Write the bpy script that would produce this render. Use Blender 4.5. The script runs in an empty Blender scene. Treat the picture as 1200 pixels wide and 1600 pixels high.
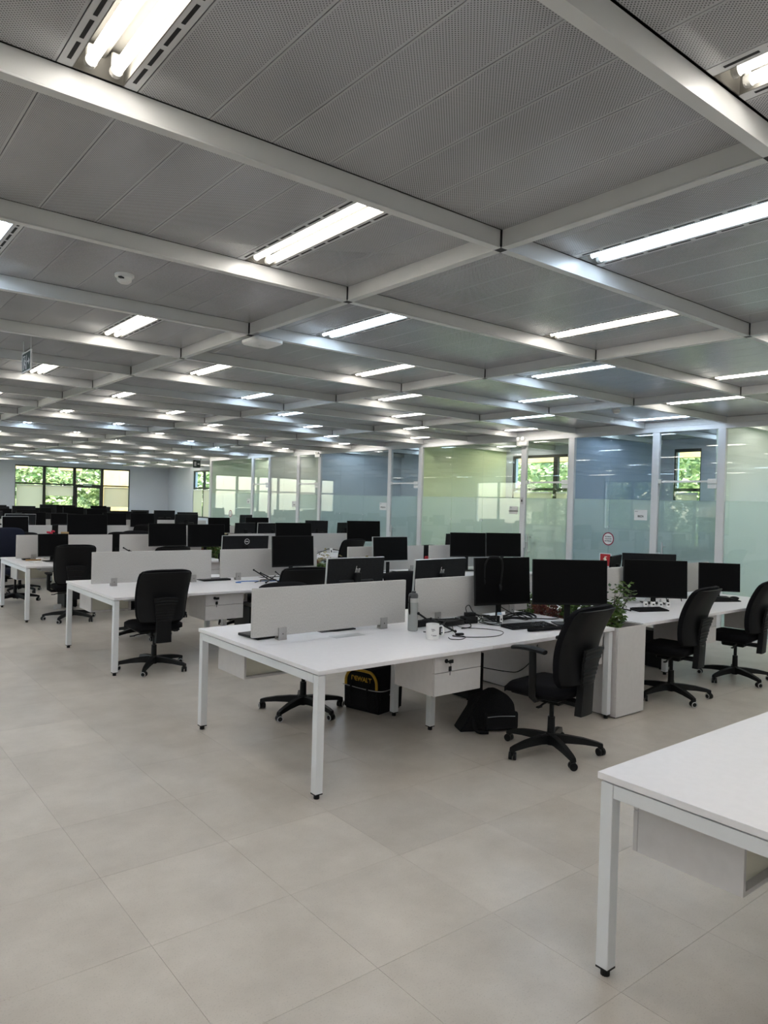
import bpy, bmesh, math, random
from mathutils import Vector, Matrix
import numpy as np

# ---------------------------------------------------------------- camera, light, exposure
scene = bpy.context.scene
C = scene.collection
EYE = 1.7
RC = ((0.78104056, -0.01325884, 0.62433953), (-0.62388824, 0.02695782, 0.78104849), (0.02718662, 0.99954864, -0.01278312))
FPX = 1134.33
cam_data = bpy.data.cameras.new('camera'); cam = bpy.data.objects.new('camera', cam_data); C.objects.link(cam)
cam_data.sensor_fit = 'VERTICAL'; cam_data.sensor_height = 36.0; cam_data.lens = 36.0 * FPX / 1600.0
cam_data.clip_start = 0.05; cam_data.clip_end = 300
cm = Matrix(((RC[0][0], RC[0][1], -RC[0][2], 0), (RC[1][0], RC[1][1], -RC[1][2], 0), (RC[2][0], RC[2][1], -RC[2][2], EYE), (0, 0, 0, 1)))
cam.matrix_world = cm
scene.camera = cam
scene.view_settings.view_transform = 'Standard'
scene.view_settings.look = 'None'
scene.view_settings.gamma = 1.0
scene.view_settings.use_curve_mapping = False
scene.view_settings.exposure = 1.32
TUBE = 9.0            # tube radiance
SKY = 0.65
SUN = 7.0

world = bpy.data.worlds.new('world'); scene.world = world; world.use_nodes = True
wn = world.node_tree.nodes; wl = world.node_tree.links; wn.clear()
sky = wn.new('ShaderNodeTexSky'); sky.sky_type = 'NISHITA'; sky.sun_disc = False
sky.sun_elevation = math.radians(58); sky.sun_rotation = math.radians(230); sky.altitude = 100
bg = wn.new('ShaderNodeBackground'); bg.inputs['Strength'].default_value = SKY
wo = wn.new('ShaderNodeOutputWorld'); wl.new(sky.outputs[0], bg.inputs[0]); wl.new(bg.outputs[0], wo.inputs[0])
sun_d = bpy.data.lights.new('sun', 'SUN'); sun_d.energy = SUN; sun_d.angle = 0.02; sun_d.color = (1.0, 0.95, 0.86)
sun = bpy.data.objects.new('sun', sun_d); C.objects.link(sun)
sun.rotation_euler = (Vector((0.45, 0.55, -1.15))).to_track_quat('-Z', 'Y').to_euler()

rnd = random.Random(7)

def pix(x, y, z):
    """projected pixel and depth of a world point (used only to rank pieces by how large they show)"""
    p = Vector((x, y, z - EYE)); c = [sum(RC[k][i] * p[k] for k in range(3)) for i in range(3)]
    if c[2] < 0.05: return None
    return 600 + FPX * c[0] / c[2], 800 - FPX * c[1] / c[2], c[2]

# ---------------------------------------------------------------- materials
MATS = {}
def mat(name, col, rough=0.5, metal=0.0, spec=0.5, emit=None, es=0.0, coat=0.0):
    if name in MATS: return MATS[name]
    m = bpy.data.materials.new(name); m.use_nodes = True
    b = m.node_tree.nodes['Principled BSDF']
    b.inputs['Base Color'].default_value = (*col, 1); b.inputs['Roughness'].default_value = rough
    b.inputs['Metallic'].default_value = metal; b.inputs['Specular IOR Level'].default_value = spec
    if coat: b.inputs['Coat Weight'].default_value = coat
    if emit: b.inputs['Emission Color'].default_value = (*emit, 1); b.inputs['Emission Strength'].default_value = es
    MATS[name] = m; return m

def nodes(name):
    m = mat(name, (0.8, 0.8, 0.8)); nt = m.node_tree
    return m, nt, nt.nodes['Principled BSDF'], nt.links

def math_node(nt, op, a, b=None, c=None):
    n = nt.nodes.new('ShaderNodeMath'); n.operation = op
    for i, v in enumerate((a, b, c)):
        if v is None: continue
        if isinstance(v, (int, float)): n.inputs[i].default_value = v
        else: nt.links.new(v, n.inputs[i])
    return n.outputs[0]

def noise_mat(name, c1, c2, scale, rough=0.5, detail=4, bump=0.0, lo=0.35, hi=0.65, metal=0.0, stretch=None, spec=0.5):
    if name in MATS: return MATS[name]
    m, nt, b, L = nodes(name)
    tc = nt.nodes.new('ShaderNodeTexCoord'); mp = nt.nodes.new('ShaderNodeMapping')
    if stretch: mp.inputs['Scale'].default_value = stretch
    L.new(tc.outputs['Object'], mp.inputs[0])
    n = nt.nodes.new('ShaderNodeTexNoise'); n.inputs['Scale'].default_value = scale; n.inputs['Detail'].default_value = detail
    L.new(mp.outputs[0], n.inputs[0])
    r = nt.nodes.new('ShaderNodeValToRGB'); r.color_ramp.elements[0].position = lo; r.color_ramp.elements[1].position = hi
    r.color_ramp.elements[0].color = (*c1, 1); r.color_ramp.elements[1].color = (*c2, 1)
    L.new(n.outputs[0], r.inputs[0]); L.new(r.outputs[0], b.inputs['Base Color'])
    b.inputs['Roughness'].default_value = rough; b.inputs['Metallic'].default_value = metal; b.inputs['Specular IOR Level'].default_value = spec
    if bump:
        bp = nt.nodes.new('ShaderNodeBump'); bp.inputs['Strength'].default_value = bump; bp.inputs['Distance'].default_value = 0.002
        L.new(n.outputs[0], bp.inputs['Height']); L.new(bp.outputs[0], b.inputs['Normal'])
    return m

# ceiling panel: perforated grey sheet
PX0, PW = 0.079, 0.2466        # first panel edge, panel pitch
def make_perforated():
    m, nt, b, L = nodes('perforated_sheet')
    g = nt.nodes.new('ShaderNodeNewGeometry'); s = nt.nodes.new('ShaderNodeSeparateXYZ'); L.new(g.outputs['Position'], s.inputs[0])
    x, y = s.outputs[0], s.outputs[1]
    k = 1 / 0.0085
    u = math_node(nt, 'MULTIPLY', math_node(nt, 'ADD', x, y), k * 0.7071); v = math_node(nt, 'MULTIPLY', math_node(nt, 'SUBTRACT', x, y), k * 0.7071)
    fu = math_node(nt, 'SUBTRACT', math_node(nt, 'FRACT', math_node(nt, 'ADD', u, 1000.0)), 0.5)
    fv = math_node(nt, 'SUBTRACT', math_node(nt, 'FRACT', math_node(nt, 'ADD', v, 1000.0)), 0.5)
    d = math_node(nt, 'SQRT', math_node(nt, 'ADD', math_node(nt, 'MULTIPLY', fu, fu), math_node(nt, 'MULTIPLY', fv, fv)))
    hole = math_node(nt, 'LESS_THAN', d, 0.27)
    tc = nt.nodes.new('ShaderNodeTexCoord'); so = nt.nodes.new('ShaderNodeSeparateXYZ'); L.new(tc.outputs['Object'], so.inputs[0])
    # plain rims along the two long edges of each sheet
    w = math_node(nt, 'FRACT', math_node(nt, 'DIVIDE', math_node(nt, 'SUBTRACT', math_node(nt, 'FLOORED_MODULO', math_node(nt, 'SUBTRACT', x, 0.045), 2.5), 0.034), PW))
    rim = math_node(nt, 'GREATER_THAN', math_node(nt, 'ABSOLUTE', math_node(nt, 'SUBTRACT', w, 0.5)), 0.46)
    hole = math_node(nt, 'MULTIPLY', hole, math_node(nt, 'SUBTRACT', 1.0, rim))
    nz = nt.nodes.new('ShaderNodeTexNoise'); nz.inputs['Scale'].default_value = 1.7; nz.inputs['Detail'].default_value = 2; L.new(g.outputs['Position'], nz.inputs[0])
    r = nt.nodes.new('ShaderNodeValToRGB'); r.color_ramp.elements[0].position = 0.3; r.color_ramp.elements[1].position = 0.7
    r.color_ramp.elements[0].color = (0.40, 0.402, 0.415, 1); r.color_ramp.elements[1].color = (0.46, 0.462, 0.477, 1)
    L.new(nz.outputs[0], r.inputs[0])
    mx = nt.nodes.new('ShaderNodeMix'); mx.data_type = 'RGBA'; L.new(hole, mx.inputs['Factor']); L.new(r.outputs[0], mx.inputs['A'])
    mx.inputs['B'].default_value = (0.09, 0.09, 0.095, 1)
    L.new(mx.outputs['Result'], b.inputs['Base Color'])
    b.inputs['Roughness'].default_value = 0.2; b.inputs['Specular IOR Level'].default_value = 0.9
    return m
PERF = make_perforated()

# floor: beige-grey vinyl tiles
TX0, TY0, TS = 1.05, 2.65, 0.61
def make_vinyl():
    m, nt, b, L = nodes('vinyl_tile')
    g = nt.nodes.new('ShaderNodeNewGeometry'); s = nt.nodes.new('ShaderNodeSeparateXYZ'); L.new(g.outputs['Position'], s.inputs[0])
    cx = math_node(nt, 'FLOOR', math_node(nt, 'DIVIDE', math_node(nt, 'SUBTRACT', s.outputs[0], TX0), TS))
    cy = math_node(nt, 'FLOOR', math_node(nt, 'DIVIDE', math_node(nt, 'SUBTRACT', s.outputs[1], TY0), TS))
    cb = nt.nodes.new('ShaderNodeCombineXYZ'); L.new(cx, cb.inputs[0]); L.new(cy, cb.inputs[1])
    wn_ = nt.nodes.new('ShaderNodeTexWhiteNoise'); wn_.noise_dimensions = '2D'; L.new(cb.outputs[0], wn_.inputs['Vector'])
    n1 = nt.nodes.new('ShaderNodeTexNoise'); n1.inputs['Scale'].default_value = 3.0; n1.inputs['Detail'].default_value = 8; n1.inputs['Roughness'].default_value = 0.62; L.new(g.outputs['Position'], n1.inputs[0])
    n2 = nt.nodes.new('ShaderNodeTexNoise'); n2.inputs['Scale'].default_value = 160; n2.inputs['Detail'].default_value = 2; L.new(g.outputs['Position'], n2.inputs[0])
    r = nt.nodes.new('ShaderNodeValToRGB'); r.color_ramp.elements[0].position = 0.3; r.color_ramp.elements[1].position = 0.72
    r.color_ramp.elements[0].color = (0.495, 0.452, 0.398, 1); r.color_ramp.elements[1].color = (0.615, 0.570, 0.510, 1)
    L.new(n1.outputs[0], r.inputs[0])
    sp = math_node(nt, 'MULTIPLY', math_node(nt, 'GREATER_THAN', n2.outputs[0], 0.63), 0.14)
    tone = math_node(nt, 'ADD', math_node(nt, 'MULTIPLY', wn_.outputs['Value'], 0.10), 0.95)
    tone = math_node(nt, 'SUBTRACT', tone, sp)
    mu = nt.nodes.new('ShaderNodeVectorMath'); mu.operation = 'SCALE'; L.new(r.outputs[0], mu.inputs[0]); L.new(tone, mu.inputs['Scale'])
    L.new(mu.outputs[0], b.inputs['Base Color'])
    b.inputs['Roughness'].default_value = 0.33; b.inputs['Specular IOR Level'].default_value = 0.45
    bp = nt.nodes.new('ShaderNodeBump'); bp.inputs['Strength'].default_value = 0.12; bp.inputs['Distance'].default_value = 0.001
    L.new(n2.outputs[0], bp.inputs['Height']); L.new(bp.outputs[0], b.inputs['Normal'])
    return m
VINYL = make_vinyl()

def glass_mat(name, tint, ior=1.5, extra=None):
    """thin pane: clear with a mirror coat; extra = weights (translucent, diffuse, clear) for frosted film"""
    m = bpy.data.materials.new(name); m.use_nodes = True; nt = m.node_tree; nt.nodes.clear(); L = nt.links
    out = nt.nodes.new('ShaderNodeOutputMaterial'); gl = nt.nodes.new('ShaderNodeBsdfGlossy'); gl.inputs['Roughness'].default_value = 0.0
    if extra is None:
        tr = nt.nodes.new('ShaderNodeBsdfTransparent'); tr.inputs[0].default_value = (*tint, 1); body = tr.outputs[0]
    else:
        tl = nt.nodes.new('ShaderNodeBsdfTranslucent'); tl.inputs[0].default_value = (*tint, 1)
        df = nt.nodes.new('ShaderNodeBsdfDiffuse'); df.inputs[0].default_value = (*tint, 1)
        tr = nt.nodes.new('ShaderNodeBsdfTransparent'); tr.inputs[0].default_value = (*tint, 1)
        a = nt.nodes.new('ShaderNodeMixShader'); a.inputs[0].default_value = extra[0]; L.new(df.outputs[0], a.inputs[1]); L.new(tl.outputs[0], a.inputs[2])
        c = nt.nodes.new('ShaderNodeMixShader'); c.inputs[0].default_value = extra[1]; L.new(a.outputs[0], c.inputs[1]); L.new(tr.outputs[0], c.inputs[2]); body = c.outputs[0]
    g = nt.nodes.new('ShaderNodeNewGeometry'); dt = nt.nodes.new('ShaderNodeVectorMath'); dt.operation = 'DOT_PRODUCT'; L.new(g.outputs['Incoming'], dt.inputs[0]); L.new(g.outputs['Normal'], dt.inputs[1])
    f0 = ((ior - 1) / (ior + 1)) ** 2
    om = math_node(nt, 'SUBTRACT', 1.0, math_node(nt, 'ABSOLUTE', dt.outputs['Value']))
    fr = math_node(nt, 'ADD', math_node(nt, 'MULTIPLY', math_node(nt, 'POWER', om, 5.0), 1 - f0), f0)
    mx = nt.nodes.new('ShaderNodeMixShader'); L.new(fr, mx.inputs[0]); L.new(body, mx.inputs[1]); L.new(gl.outputs[0], mx.inputs[2])
    if extra is not None:
        L.new(c.outputs[0], out.inputs[0])
    else:
        L.new(mx.outputs[0], out.inputs[0])
    MATS[name] = m; return m
GLASS = glass_mat('clear_glass', (0.955, 0.982, 0.965), 1.58)
FILM = glass_mat('frosted_film_sheet', (0.88, 0.94, 0.92), 1.3, (0.76, 0.42))
WGLASS = glass_mat('window_glass', (0.95, 0.97, 0.96), 1.4)
BLIND = glass_mat('roller_blind_cloth', (0.88, 0.83, 0.70), 1.3, (0.6, 0.05))

LEAFM = {}
def leaf_mat(name, a, b_):
    m, nt, b, L = nodes(name)
    oi = nt.nodes.new('ShaderNodeTexNoise'); oi.inputs['Scale'].default_value = 9; g = nt.nodes.new('ShaderNodeNewGeometry')
    wn_ = nt.nodes.new('ShaderNodeTexWhiteNoise'); wn_.noise_dimensions = '1D'; L.new(g.outputs['Random Per Island'], wn_.inputs['W'])
    r = nt.nodes.new('ShaderNodeValToRGB'); r.color_ramp.elements[0].color = (*a, 1); r.color_ramp.elements[1].color = (*b_, 1)
    L.new(wn_.outputs['Value'], r.inputs[0]); L.new(r.outputs[0], b.inputs['Base Color']); b.inputs['Roughness'].default_value = 0.45
    tl = nt.nodes.new('ShaderNodeBsdfTranslucent'); L.new(r.outputs[0], tl.inputs[0])
    mx = nt.nodes.new('ShaderNodeMixShader'); mx.inputs[0].default_value = 0.35
    out = nt.nodes['Material Output']; L.new(b.outputs[0], mx.inputs[1]); L.new(tl.outputs[0], mx.inputs[2]); L.new(mx.outputs[0], out.inputs[0])
    return m
LEAF_OUT = leaf_mat('sunlit_leaf', (0.09, 0.17, 0.04), (0.62, 0.70, 0.36))
LEAF_IN = leaf_mat('planter_leaf', (0.02, 0.06, 0.012), (0.16, 0.26, 0.06))
LEAF_RED = leaf_mat('reddish_leaf', (0.10, 0.02, 0.03), (0.25, 0.10, 0.06))
LEAF_DRY = leaf_mat('dry_leaf', (0.28, 0.24, 0.10), (0.55, 0.50, 0.30))

BEAM = noise_mat('painted_beam', (0.60, 0.61, 0.605), (0.66, 0.67, 0.665), 2.0, rough=0.36)
DARKGAP = mat('dark_joint', (0.012, 0.013, 0.015), 0.6)
SLAB = mat('plenum_slab', (0.04, 0.04, 0.04), 0.9)
TROUGH = mat('darkened_reflector', (0.16, 0.155, 0.138), 0.6, spec=0.2)  # white trough darkened in its colour to hold back the tube glare
FLANGE = mat('light_flange', (0.60, 0.61, 0.62), 0.35)
SLOT = mat('air_slot', (0.01, 0.01, 0.012), 0.8)
SOCK = mat('lamp_socket', (0.35, 0.345, 0.32), 0.5)
TUBE_W = mat('warm_tube', (0.9, 0.9, 0.85), 0.4, emit=(1.0, 0.935, 0.86), es=TUBE)
TUBE_C = mat('cool_tube', (0.9, 0.9, 0.95), 0.4, emit=(0.66, 0.82, 1.0), es=TUBE)
DESK = noise_mat('white_laminate', (0.80, 0.79, 0.81), (0.82, 0.81, 0.83), 30, rough=0.38)
EDGE = mat('desk_frame_paint', (0.74, 0.76, 0.78), 0.35)
PED = noise_mat('pedestal_laminate', (0.60, 0.58, 0.575), (0.625, 0.605, 0.60), 25, rough=0.45)
PEDIN = mat('pedestal_inside', (0.70, 0.68, 0.58), 0.6)
GREYSTRIP = mat('drawer_edge_grey', (0.42, 0.43, 0.44), 0.5)
FELT = noise_mat('divider_fabric', (0.50, 0.49, 0.475), (0.60, 0.59, 0.575), 240, rough=0.95, bump=0.6, spec=0.1, stretch=(1, 1, 0.35))
CLAMP = noise_mat('brushed_clamp', (0.36, 0.35, 0.34), (0.44, 0.43, 0.42), 90, rough=0.4, metal=0.5, stretch=(1, 1, 8))
ALU = mat('brushed_aluminium', (0.62, 0.63, 0.64), 0.3, 0.8)
PLAST = mat('black_plastic', (0.005, 0.0055, 0.006), 0.45, spec=0.25)
PLAST2 = mat('charcoal_plastic', (0.006, 0.0065, 0.0075), 0.55, spec=0.22)
FABRIC = noise_mat('black_seat_fabric', (0.003, 0.003, 0.004), (0.007, 0.007, 0.009), 300, rough=0.92, bump=0.3, spec=0.15)
NAVY = noise_mat('navy_seat_fabric', (0.006, 0.008, 0.018), (0.012, 0.015, 0.03), 300, rough=0.9, bump=0.3, spec=0.2)
WHEELRING = mat('grey_wheel_ring', (0.50, 0.50, 0.50), 0.5)
SCREEN = mat('blank_screen', (0.002, 0.002, 0.0025), 0.45, spec=0.10)
MONBACK = noise_mat('monitor_shell', (0.006, 0.007, 0.008), (0.010, 0.011, 0.013), 60, rough=0.4, spec=0.3)
SILVER = mat('silver_trim', (0.55, 0.56, 0.57), 0.3, 0.7)
LOGO = mat('logo_silver', (0.80, 0.80, 0.80), 0.35, 0.2)
WHITEP = mat('white_plastic', (0.80, 0.80, 0.79), 0.4)
GREYP = mat('grey_plastic', (0.5, 0.5, 0.5), 0.5)
INK = mat('black_ink', (0.03, 0.03, 0.03), 0.6)
WALLB = noise_mat('pale_blue_wall', (0.57, 0.61, 0.665), (0.60, 0.64, 0.695), 1.2, rough=0.7)
WALLW = noise_mat('white_wall', (0.66, 0.67, 0.66), (0.70, 0.71, 0.70), 1.2, rough=0.7)
WALLG = noise_mat('green_light_tint_wall', (0.76, 0.84, 0.56), (0.80, 0.88, 0.60), 1.2, rough=0.7)  # plain wall with the daylight and glass tint put into its colour
WALLF = noise_mat('soft_green_wall', (0.66, 0.76, 0.64), (0.70, 0.80, 0.68), 1.2, rough=0.7)
WALLM = noise_mat('mint_wall', (0.79, 0.84, 0.81), (0.83, 0.88, 0.85), 1.2, rough=0.7)
WALLBL = noise_mat('blue_light_tint_wall', (0.36, 0.44, 0.57), (0.39, 0.47, 0.61), 1.2, rough=0.6)  # plain wall, the blue cast of the cool lamp put into its colour
POST = noise_mat('painted_post', (0.63, 0.64, 0.66), (0.67, 0.68, 0.70), 3, rough=0.4)
FRAMEM = mat('dark_window_frame', (0.025, 0.025, 0.02), 0.45)
RED = mat('red_sign', (0.42, 0.012, 0.018), 0.5)
MAROON = mat('maroon_ring', (0.28, 0.02, 0.05), 0.5)
SIGNW = mat('sign_white', (0.74, 0.74, 0.74), 0.55)
CREAMY = mat('cream_print', (0.78, 0.76, 0.62), 0.6)
EXITG = mat('exit_sign_green', (0.012, 0.03, 0.025), 0.5)
YELLOW = mat('yellow_trim', (0.55, 0.33, 0.02), 0.5)
BAG = noise_mat('black_bag_cloth', (0.006, 0.006, 0.007), (0.018, 0.018, 0.02), 180, rough=0.9, bump=0.4, spec=0.2)
CARD = mat('cardboard', (0.45, 0.28, 0.13), 0.8)
YWALL = noise_mat('yellow_render', (0.62, 0.43, 0.15), (0.70, 0.51, 0.20), 2, rough=0.85)
GRASS = noise_mat('lawn', (0.12, 0.22, 0.04), (0.30, 0.40, 0.12), 6, rough=0.9)
BARK = noise_mat('bark', (0.10, 0.07, 0.05), (0.22, 0.17, 0.12), 12, rough=0.9)
SOIL = noise_mat('soil', (0.03, 0.02, 0.015), (0.07, 0.05, 0.035), 40, rough=1)
FROSTB = mat('smoky_bottle', (0.33, 0.35, 0.34), 0.25)
FROSTB2 = mat('smoky_bottle_lid', (0.06, 0.065, 0.07), 0.35)
BLUEC = mat('blue_cable', (0.06, 0.20, 0.55), 0.5)
SKYBOX = mat('clear_blue_plastic', (0.45, 0.60, 0.75), 0.2)

# ---------------------------------------------------------------- mesh helpers
class MB:
    def __init__(s): s.bm = bmesh.new()
    def box(s, c, size, rot=None, bevel=0.0, seg=1):
        m = Matrix.Translation(Vector(c))
        if rot: m = m @ (rot if isinstance(rot, Matrix) else Matrix.Rotation(rot, 4, 'Z'))
        r = bmesh.ops.create_cube(s.bm, size=1.0, matrix=m @ Matrix.Diagonal((*size, 1)))
        if bevel:
            es = list({e for v in r['verts'] for e in v.link_edges})
            bmesh.ops.bevel(s.bm, geom=es, offset=bevel, segments=seg, profile=0.6, affect='EDGES')
        return s
    def bb(s, x0, x1, y0, y1, z0, z1, **k):
        return s.box(((x0 + x1) / 2, (y0 + y1) / 2, (z0 + z1) / 2), (abs(x1 - x0), abs(y1 - y0), abs(z1 - z0)), **k)
    def cyl(s, p0, p1, r0, r1=None, n=12, caps=True):
        p0, p1 = Vector(p0), Vector(p1); d = p1 - p0
        m = Matrix.Translation((p0 + p1) / 2) @ d.to_track_quat('Z', 'Y').to_matrix().to_4x4()
        bmesh.ops.create_cone(s.bm, cap_ends=caps, segments=n, radius1=r0, radius2=r0 if r1 is None else r1, depth=d.length, matrix=m)
        return s
    def sphere(s, c, r, scale=(1, 1, 1), n=12, rot=None):
        m = Matrix.Translation(Vector(c))
        if rot: m = m @ rot
        bmesh.ops.create_uvsphere(s.bm, u_segments=n, v_segments=max(6, n // 2 + 2), radius=r, matrix=m @ Matrix.Diagonal((*scale, 1)))
        return s
    def lathe(s, prof, n=20, c=(0, 0, 0)):
        c = Vector(c); rings = []
        for r, z in prof:
            rings.append([s.bm.verts.new(c + Vector((r * math.cos(2 * math.pi * k / n), r * math.sin(2 * math.pi * k / n), z))) for k in range(n)])
        for a, b in zip(rings, rings[1:]):
            for k in range(n): s.bm.faces.new((a[k], a[(k + 1) % n], b[(k + 1) % n], b[k]))
        if prof[0][0] > 1e-5: s.bm.faces.new(rings[0][::-1])
        if prof[-1][0] > 1e-5: s.bm.faces.new(rings[-1])
        return s
    def tube(s, pts, r, n=6, taper=None):
        pts = [Vector(p) for p in pts]; rings = []; up = None
        for i, p in enumerate(pts):
            t = (pts[min(i + 1, len(pts) - 1)] - pts[max(i - 1, 0)])
            if t.length < 1e-9: t = Vector((0, 0, 1))
            t.normalize()
            if up is None: up = t.orthogonal().normalized()
            up = (up - t * up.dot(t));
            if up.length < 1e-6: up = t.orthogonal()
            up.normalize(); sd = t.cross(up)
            rr = r if taper is None else r * taper[i]
            rings.append([s.bm.verts.new(p + (up * math.cos(2 * math.pi * k / n) + sd * math.sin(2 * math.pi * k / n)) * rr) for k in range(n)])
        for a, b in zip(rings, rings[1:]):
            for k in range(n): s.bm.faces.new((a[k], a[(k + 1) % n], b[(k + 1) % n], b[k]))
        s.bm.faces.new(rings[0][::-1]); s.bm.faces.new(rings[-1])
        return s
    def prism(s, poly, h0, h1, m=None):
        """polygon in local xy pushed from h0 to h1 along local z"""
        m = m or Matrix(); a = [s.bm.verts.new(m @ Vector((x, y, h0))) for x, y in poly]; b = [s.bm.verts.new(m @ Vector((x, y, h1))) for x, y in poly]
        n = len(poly)
        for k in range(n): s.bm.faces.new((a[k], a[(k + 1) % n], b[(k + 1) % n], b[k]))
        s.bm.faces.new(a[::-1]); s.bm.faces.new(b); return s
    def slab(s, f, nu, nv, th):
        """closed slab: f(u,v)->(point, normal), thickness th(u,v)"""
        F = [[None] * (nv + 1) for _ in range(nu + 1)]; B = [[None] * (nv + 1) for _ in range(nu + 1)]
        for i in range(nu + 1):
            for j in range(nv + 1):
                p, n = f(i / nu, j / nv); t = th(i / nu, j / nv)
                F[i][j] = s.bm.verts.new(p + n * t / 2); B[i][j] = s.bm.verts.new(p - n * t / 2)
        for i in range(nu):
            for j in range(nv):
                s.bm.faces.new((F[i][j], F[i + 1][j], F[i + 1][j + 1], F[i][j + 1])); s.bm.faces.new((B[i][j], B[i][j + 1], B[i + 1][j + 1], B[i + 1][j]))
        for i in range(nu):
            s.bm.faces.new((F[i][0], B[i][0], B[i + 1][0], F[i + 1][0])); s.bm.faces.new((F[i][nv], F[i + 1][nv], B[i + 1][nv], B[i][nv]))
        for j in range(nv):
            s.bm.faces.new((F[0][j], F[0][j + 1], B[0][j + 1], B[0][j])); s.bm.faces.new((F[nu][j], B[nu][j], B[nu][j + 1], F[nu][j + 1]))
        return s
    def mesh(s, name, m=None, smooth=None):
        bmesh.ops.recalc_face_normals(s.bm, faces=s.bm.faces)
        me = bpy.data.meshes.new(name); s.bm.to_mesh(me); s.bm.free()
        if m: me.materials.append(m)
        if smooth is not None:
            me.polygons.foreach_set('use_smooth', [True] * len(me.polygons))
            if smooth < 180: me.set_sharp_from_angle(angle=math.radians(smooth))
        return me
    def build(s, name, m, parent=None, smooth=None):
        return place(name, s.mesh(name, m, smooth), parent)

def place(name, me, parent=None, loc=None, rotz=None):
    o = bpy.data.objects.new(name, me); C.objects.link(o)
    if parent: o.parent = parent
    if loc is not None: o.location = loc
    if rotz is not None: o.rotation_euler = (0, 0, rotz)
    return o
def thing(name, label, cat, loc=(0, 0, 0), rotz=0.0, group=None):
    o = bpy.data.objects.new(name, None); C.objects.link(o); o.empty_display_size = 0.1
    o.location = loc; o.rotation_euler = (0, 0, rotz)
    return tag(o, label, cat, group)
def tag(o, label, cat, group=None):
    o['label'] = label; o['category'] = cat
    if group: o['group'] = group
    return o
def struct(o): o['kind'] = 'structure'; return o
def dup(root, loc, rotz, label, group=None):
    def rec(o, parent):
        c = o.copy(); C.objects.link(c)
        if parent: c.parent = parent
        for ch in o.children: rec(ch, c)
        return c
    r = rec(root, None); r.location = loc; r.rotation_euler = (0, 0, rotz); r['label'] = label
    if group: r['group'] = group
    return r
def text_mesh(s, size, m, th=0.0006, bold=0.0):
    cu = bpy.data.curves.new('lettering', 'FONT'); cu.body = s; cu.size = size; cu.align_x = 'CENTER'; cu.align_y = 'CENTER'; cu.extrude = th; cu.offset = bold
    cu.resolution_u = 3
    o = bpy.data.objects.new('lettering', cu); C.objects.link(o)
    dg = bpy.context.evaluated_depsgraph_get(); me = bpy.data.meshes.new_from_object(o.evaluated_get(dg))
    bpy.data.objects.remove(o); me.materials.clear(); me.materials.append(m); return me
def face_matrix(pos, right, up):
    r = Vector(right).normalized(); u = Vector(up).normalized(); n = r.cross(u)
    return Matrix(((r.x, u.x, n.x, pos[0]), (r.y, u.y, n.y, pos[1]), (r.z, u.z, n.z, pos[2]), (0, 0, 0, 1)))
def put(name, me, parent, M):
    o = bpy.data.objects.new(name, me); C.objects.link(o)
    if parent: o.parent = parent
    o.matrix_local = M; return o
ORD = ['foreground', 'front', 'second', 'third', 'fourth', 'fifth', 'sixth', 'seventh']
NTH = ['zeroth', 'first', 'second', 'third', 'fourth', 'fifth', 'sixth', 'seventh', 'eighth', 'ninth', 'tenth', 'eleventh', 'twelfth', 'thirteenth', 'fourteenth', 'fifteenth', 'sixteenth', 'seventeenth', 'eighteenth', 'nineteenth', 'twentieth', 'twenty-first', 'twenty-second', 'twenty-third', 'twenty-fourth', 'twenty-fifth']

# ---------------------------------------------------------------- the shell
XW, XO, YF, XL, YB = 9.78, 12.40, 30.6, -5.05, -3.9     # glass wall, outer wall, far wall, left wall, back wall
ZB, ZP = 2.91, 2.995                                     # underside of beams, of ceiling panels
GX, GY, DX, DY, BW = 0.045, 2.357, 2.5, 1.2367, 0.034    # ceiling grid

# floor slab + tiles
mb = MB(); mb.bb(XL, XO + 0.2, YB, YF, -0.2, -0.006); floor = struct(mb.build('floor', SLAB))
tiles = []
for a in range(math.floor((XL - TX0) / TS) + 1, math.ceil((XO - TX0) / TS)):
    for b in range(math.floor((YB - TY0) / TS) + 1, math.ceil((YF - TY0) / TS)):
        x, y = TX0 + (a + .5) * TS, TY0 + (b + .5) * TS
        p = pix(x, y, 0); s = 0
        if p and -120 < p[0] < 1320 and p[1] < 1780: s = 1 / p[2] ** 3
        tiles.append((s, x, y))
tiles.sort(reverse=True)
tm = MB().box((0, 0, -0.003), (TS - 0.0012, TS - 0.0012, 0.006)).mesh('tile', VINYL)
for s, x, y in tiles[:300]: place('tile', tm, floor, (x, y, 0))
mb = MB()
for s, x, y in tiles[300:]: mb.box((x, y, -0.003), (TS - 0.0012, TS - 0.0012, 0.006))
o = mb.build('tile', VINYL, floor); o['kind'] = 'stuff'

# ceiling: dark slab, beams, joints, perforated panels
mb = MB(); mb.bb(XL, XO + 0.2, YB, YF, 3.16, 3.3); ceiling = struct(mb.build('ceiling', SLAB))
def grid_x(i): return GX + DX * (i + 1)        # i = 0 is the beam the camera sees head on
def grid_y(j): return GY + DY * j
I0, I1, J0, J1 = -2, 3, -5, 22
def beam_mesh(length, axis):
    mb = MB(); w, h = BW, ZP - ZB; f = 0.005
    prof = [(-w / 2 - f, 0), (w / 2 + f, 0), (w / 2 + f, 0.005), (w / 2, 0.009), (w / 2, h), (-w / 2, h), (-w / 2, 0.009), (-w / 2 - f, 0.005)]
    if axis == 'X': M = Matrix(((0, 0, 1, 0), (1, 0, 0, 0), (0, 1, 0, 0), (0, 0, 0, 1)))
    else: M = Matrix(((1, 0, 0, 0), (0, 0, 1, 0), (0, 1, 0, 0), (0, 0, 0, 1)))
    mb.prism(prof, 0, length, M); return mb.mesh('beam', BEAM)
GAP = 0.007
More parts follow.
